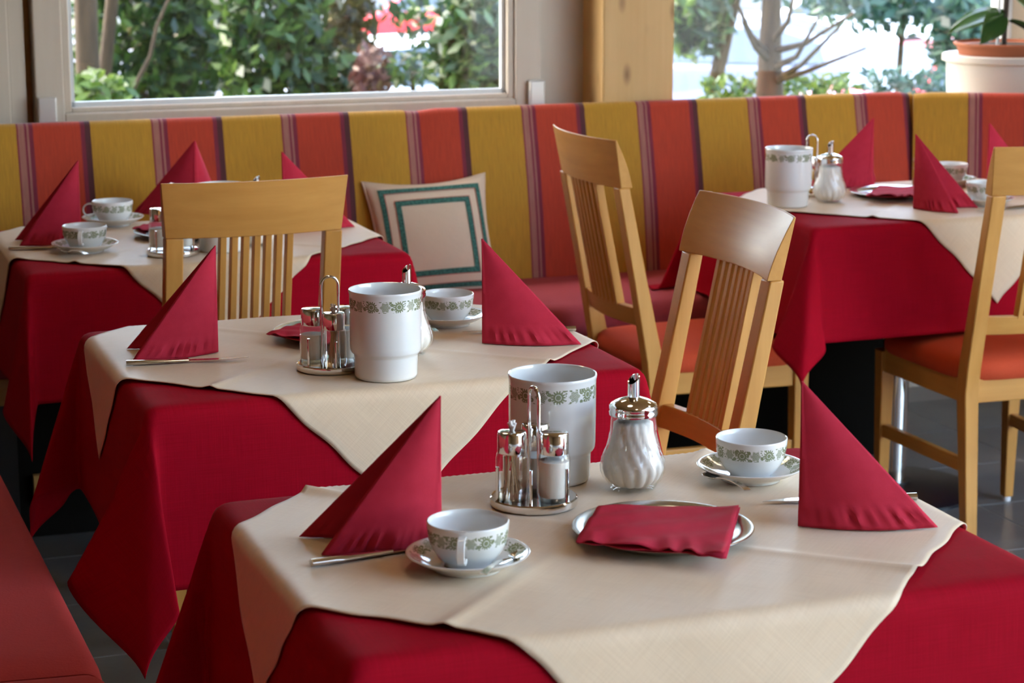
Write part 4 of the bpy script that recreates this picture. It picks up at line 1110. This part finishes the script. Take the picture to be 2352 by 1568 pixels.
def leaves(mb, c, rad, count, size, rnd, flat=1.0):
    for _ in range(count):
        while True:
            p = Vector((rnd.uniform(-1, 1), rnd.uniform(-1, 1), rnd.uniform(-1, 1)))
            if p.length <= 1: break
        p = p*(0.55 + 0.45*rnd.random())/max(p.length, 0.2)*p.length**0.4
        q = Vector(c) + Vector((p.x*rad[0], p.y*rad[1], p.z*rad[2]))
        a = Vector((rnd.gauss(0, 1), rnd.gauss(0, 1), rnd.gauss(0, 1))).normalized(); b = a.orthogonal().normalized()
        s = size*rnd.uniform(0.7, 1.4)
        mb.add([q - a*s, q + b*s*0.45, q + a*s, q - b*s*0.45], [(0, 1, 2, 3)])
def plantobj(name, label, cat, base, trunks, clumps, mat, count, size, seed, group=None):
    rnd = random.Random(seed); b = Vector(base); t = thing(name, label, cat, b, 0, group)
    for pts, rads in trunks:
        MB().tube([Vector(p) - b for p in pts], rads, 9).obj('trunk' if rads[0] > 0.03 else 'branch', M['bark'], t, smooth=60)
    if clumps:
        g = MB()
        for c, rad in clumps: leaves(g, Vector(c) - b, rad, count, size, rnd)
        o = g.obj('foliage', mat, t, smooth=0)
    return t
def at(px, py, d): return atd(px, py, d)
# trees outside window_1; unseen crowns enlarged to block sky light
p0, p1_ = at(205, 260, 11.0), at(195, -60, 11.0)
plantobj('tree', 'tree with pale straight trunk by the window edge, outside the framed window', 'tree', (p0.x, p0.y, -0.33),
         [([(p0.x - 0.02, p0.y, -0.35), (p0.x, p0.y, p0.z), (p1_.x, p1_.y, p1_.z), (p1_.x - 0.1, p1_.y, 3.4)], [0.075, 0.062, 0.058, 0.04])],
         [((p1_.x - 1.2, p1_.y - 0.6, 4.4), (1.9, 1.5, 2.7)), ((p1_.x - 1.0, p1_.y - 0.9, 6.2), (1.7, 1.4, 1.6))], M['leaf_a'], 1900, 0.19, 1, 'garden trees')
p0, p1_ = at(232, 250, 11.6), at(262, -40, 11.6)
plantobj('tree', 'thin leaning grey tree beside the pale trunk, outside the framed window', 'tree', (p0.x, p0.y, -0.35),
         [([(p0.x - 0.08, p0.y, -0.36), (p0.x, p0.y, p0.z), (p1_.x, p1_.y, p1_.z), (p1_.x + 0.25, p1_.y, 3.2)], [0.045, 0.038, 0.034, 0.02]),
          ([tuple(at(285, 245, 10.6)), tuple(at(345, 130, 10.6)), tuple(at(360, 60, 10.6)), tuple(at(405, -40, 10.6))], [0.012, 0.010, 0.009, 0.007])],
         [((p1_.x + 2.0, p1_.y + 0.5, 4.4), (1.9, 1.5, 2.7)), ((p1_.x + 2.1, p1_.y + 0.2, 6.2), (1.7, 1.4, 1.6))], M['leaf_a'], 1900, 0.19, 2, 'garden trees')
plantobj('tree', 'unseen broad leafy tree added beside the garden to block side sky light', 'tree', (-7.2, 8.7, -0.25),
         [([(-7.2, 8.7, -0.3), (-7.1, 8.7, 1.5), (-6.9, 8.7, 5.5)], [0.20, 0.17, 0.10])], [((-7.0, 8.7, 4.2), (2.2, 2.0, 2.6)), ((-6.8, 8.6, 7.6), (2.3, 2.1, 2.6))], M['leaf_a'], 3200, 0.22, 7, 'garden trees')  # out-of-view tree, added to keep side sky light off the corner table
def bush(px, py, d, rad, mat, count, seed, label, size=0.05, name='shrub'):
    c = at(px, py, d)
    tr = [([(c.x, c.y, -0.4), (c.x + 0.05, c.y, c.z)], [0.03, 0.015])]
    plantobj(name, label, 'shrub', (c.x, c.y, -0.36), tr, [(tuple(c), rad)], mat, count, size, seed, 'garden shrubs')
bush(330, 90, 12.6, (0.55, 0.45, 0.75), M['leaf_a'], 2600, 11, 'dense dark green shrub behind the leaning tree')
bush(420, 40, 13.4, (0.42, 0.4, 0.6), M['leaf_b'], 1500, 12, 'olive brown shrub between the trees and the dark holly')
bush(620, 60, 12.0, (0.36, 0.4, 0.62), M['leaf_a'], 1700, 13, 'dark green holly shrub in the middle of the framed window')
bush(760, 20, 13.0, (0.34, 0.4, 0.45), M['leaf_b'], 900, 14, 'sparse olive shrub beside the holly')
bush(770, 190, 12.2, (0.30, 0.3, 0.18), M['leaf_a'], 600, 15, 'low green shrub under the sparse olive one')
bush(850, 190, 11.5, (0.12, 0.2, 0.26), M['leaf_e'], 300, 16, 'small dark red barberry shrub', 0.035)
bush(1090, 120, 11.4, (0.25, 0.3, 0.36), M['leaf_a'], 1200, 17, 'green shrub next to the timber post outside the framed window')
bush(1080, -60, 12.2, (0.30, 0.4, 0.22), M['leaf_d'], 500, 18, 'overhanging blue-green conifer bough near the window post')
bush(210, 215, 10.2, (0.22, 0.2, 0.12), M['leaf_c'], 260, 19, 'bright yellow-green ground shrub at the foot of the trees', 0.04)
bush(1000, 40, 12.8, (0.34, 0.3, 0.22), M['leaf_a'], 170, 41, 'sparse thin-leaved shrub in front of the silver car', 0.045)
bush(930, 165, 12.4, (0.20, 0.3, 0.14), M['leaf_a'], 140, 42, 'low sparse shrub beside the dark red barberry', 0.04)
# seen through window_2
p0 = at(1768, 230, 10.5)
br = [([(p0.x, p0.y, -0.35), (p0.x, p0.y, p0.z), tuple(at(1768, 130, 10.5)), tuple(at(1772, 0, 10.5)), tuple(at(1780, -120, 10.5)), (p0.x + 0.1, p0.y, 3.0)], [0.085, 0.070, 0.058, 0.047, 0.045, 0.03])]
for (a, m_, b) in (((1768, 190), (1840, 150), (1930, 60)), ((1768, 160), (1830, 130), (1880, 40)), ((1765, 130), (1725, 80), (1690, 0)), ((1768, 140), (1735, 110), (1705, 50)), ((1770, 100), (1810, 50), (1830, -40)),
                    ((1768, 190), (1850, 165), (1990, 110)), ((1768, 120), (1850, 100), (1960, 30))):
    br.append(([tuple(at(*a, 10.5)), tuple(at(*m_, 10.3)), tuple(at(*b, 10.1))], [0.020, 0.012, 0.006]))
plantobj('tree', 'small brown-trunked tree with bare spreading branches outside the frameless window', 'tree', (p0.x, p0.y, -0.34), br,
         [(tuple(at(1850, -170, 10.6)), (1.0, 0.9, 0.42))], M['leaf_d'], 1300, 0.05, 3, 'garden trees')
p0 = at(1640, 200, 14.0); p1_ = at(1690, -20, 14.0)
plantobj('tree', 'tree with forked trunk behind the timber post, outside the frameless window', 'tree', (p0.x, p0.y, -0.42),
         [([(p0.x - 0.1, p0.y, -0.43), (p0.x, p0.y, p0.z), (p1_.x, p1_.y, p1_.z), (p1_.x + .2, p1_.y, 2.6)], [0.07, 0.05, 0.045, 0.03])], [((p1_.x, p1_.y, 2.7), (1.2, 1.2, 0.8)), (tuple(at(1600, 20, 14)), (0.28, 0.3, 0.35))], M['leaf_a'], 500, 0.07, 4, 'garden trees')
def hedge(x0, x1, py, d, mat, seed, label, h=0.16):
    rnd = random.Random(seed); a, b = at(x0, py, d), at(x1, py, d); c = (a + b)/2
    t = thing('hedge', label, 'hedge', (c.x, c.y, -0.38), 0, 'clipped hedges')
    L = (b - a).length
    MB().box((0, 0, (c.z - h + 0.38)/2), (L, 0.30, c.z - h + 0.38)).obj('core', M['leaf_a'], t, smooth=0)
    g = MB(); n = int(L*1500)
    for _ in range(n):
        p = Vector((rnd.uniform(-L/2, L/2), rnd.uniform(-0.22, 0.22), c.z + 0.38 - h + rnd.uniform(-0.25, h)*1.0))
        aa = Vector((rnd.gauss(0, 1), rnd.gauss(0, 1), rnd.gauss(0, 1))).normalized(); bb = aa.orthogonal().normalized(); s = 0.035*rnd.uniform(0.7, 1.3)
        g.add([p - aa*s, p + bb*s*0.5, p + aa*s, p - bb*s*0.5], [(0, 1, 2, 3)])
    g.obj('foliage', mat, t, smooth=0)
hedge(1610, 1960, 178, 11.2, M['leaf_c'], 31, 'low yellow-green clipped hedge under the bare-branched tree')
hedge(1990, 2330, 160, 11.6, M['leaf_d'], 32, 'low blue-green hedge in front of the red car')
hedge(-1500, 150, 150, 13.6, M['leaf_a'], 36, 'tall dark clipped hedge running on behind the trees', 0.3)
hedge(160, 700, 225, 13.0, M['leaf_c'], 33, 'sunlit clipped hedge along the foot of the framed window')
bush(2060, -30, 13.0, (0.75, 0.5, 0.30), M['leaf_d'], 1100, 34, 'blue-green conifer bough above the red car')
bush(2200, 60, 12.4, (0.20, 0.3, 0.30), M['leaf_d'], 500, 35, 'feathery green shrub next to the potted plant')
# parked cars
def car(loc, rz, paint, label):
    t = thing('car', label, 'car', loc, rz, 'parked cars')
    side = [(-2.05, 0.30), (2.0, 0.30), (2.1, 0.45), (2.08, 0.70), (1.75, 0.80), (1.05, 0.92), (0.35, 1.40), (-0.9, 1.45), (-1.55, 1.28), (-1.98, 0.95), (-2.1, 0.70)]
    def wd(z): return 0.84 if z < 0.95 else 0.84 - 0.24*(z - 0.95)/0.5
    g = MB(); n = len(side)
    g.add([(x, -wd(z), z) for x, z in side] + [(x, wd(z), z) for x, z in side], [tuple(range(n)), tuple(range(2*n - 1, n - 1, -1))] + [(i, (i+1) % n, (i+1) % n + n, i + n) for i in range(n)])
    g.obj('body', paint, t, smooth=0, bevel=0.05, seg=3)
    for sy in (-1, 1):
        for poly in ([(0.85, 0.97), (0.33, 1.32), (-0.25, 1.36), (-0.25, 0.97)], [(-0.33, 0.97), (-0.33, 1.36), (-0.88, 1.38), (-1.45, 1.22), (-1.55, 0.99)]):
            m = len(poly); gg = MB()
            gg.add([(x, sy*(wd(z) + 0.012), z) for x, z in poly] + [(x, sy*(wd(z) - 0.01), z) for x, z in poly], [tuple(range(m)), tuple(range(m, 2*m))] + [(i, (i+1) % m, (i+1) % m + m, i + m) for i in range(m)])
            gg.obj('side_window', M['car_glass'], t, smooth=0)
        for x in (-1.3, 1.3):
            wh = MB().lathe([(0.0, -0.1), (0.30, -0.1), (0.32, -0.06), (0.32, 0.06), (0.30, 0.1), (0.0, 0.1)], 28).obj('wheel', M['tyre'], t, loc=(x, sy*0.78, 0.32), rot=(PI/2, 0, 0))
            MB().lathe([(0.0, 0.0), (0.19, 0.0), (0.19, 0.02), (0.0, 0.03)], 20).obj('hubcap', M['alu'], wh, loc=(0, 0, 0.1 if sy < 0 else -0.12))
    for (xa, za, xb, zb, nm) in ((1.02, 0.96, 0.40, 1.37, 'windscreen'), (-0.95, 1.43, -1.52, 1.27, 'rear_window')):
        wa, wb = wd(za) - 0.08, wd(zb) - 0.08; o = 0.02
        gg = MB(); gg.add([(xa, -wa, za + o), (xa, wa, za + o), (xb, wb, zb + o), (xb, -wb, zb + o), (xa, -wa, za - 0.03), (xa, wa, za - 0.03), (xb, wb, zb - 0.03), (xb, -wb, zb - 0.03)], [(0,1,2,3),(4,5,6,7),(0,1,5,4),(1,2,6,5),(2,3,7,6),(3,0,4,7)])
        gg.obj(nm, M['car_glass'], t, smooth=0)
    for sy in (-1, 1):
        MB().box((2.06, sy*0.62, 0.66), (0.08, 0.30, 0.12)).obj('headlight', M['alu_strip'], t, smooth=0)
        MB().box((-2.04, sy*0.66, 0.80), (0.08, 0.22, 0.16)).obj('tail_light', plain('tail light red', (0.5, 0.02, 0.02), 0.2), t, smooth=0)
    return t
paint = lambda n, c: plain(n, c, 0.2, Coat_Weight=0.6, Coat_Roughness=0.04)
def cpos(px, d): p = at(px, 100, d); return (p.x, p.y, -1.45 + 0.15*(d - 15.5)/204)
car(cpos(2190, 23), R(200), paint('red car paint', (0.55, 0.02, 0.03)), 'red parked car seen through the frameless window behind the blue-green hedge')
car(cpos(1640, 27), R(160), paint('slate car paint', (0.16, 0.20, 0.30)), 'slate blue parked car beyond the timber post')
car(cpos(1900, 37), R(180), paint('white car paint', (0.82, 0.83, 0.86)), 'white parked car behind the bare-branched tree')
car(cpos(930, 24), R(192), paint('silver car paint', (0.70, 0.74, 0.80)), 'silver parked car seen through the framed window')
car(cpos(1010, 38), R(175), paint('bright red car paint', (0.60, 0.03, 0.04)), 'bright red parked car behind the silver one')
# white building across the car park
bd = thing('building', 'white rendered building across the car park', 'building', (2, 60, -1.4))
MB().box((0, 0, 4), (90, 8, 8)).obj('wall', M['render_white'], bd, smooth=0)
for k in range(14):
    MB().box((-42 + 6.5*k, -4.02, 2.2), (1.6, 0.1, 1.8)).obj('window', M['car_glass'], bd, smooth=0)
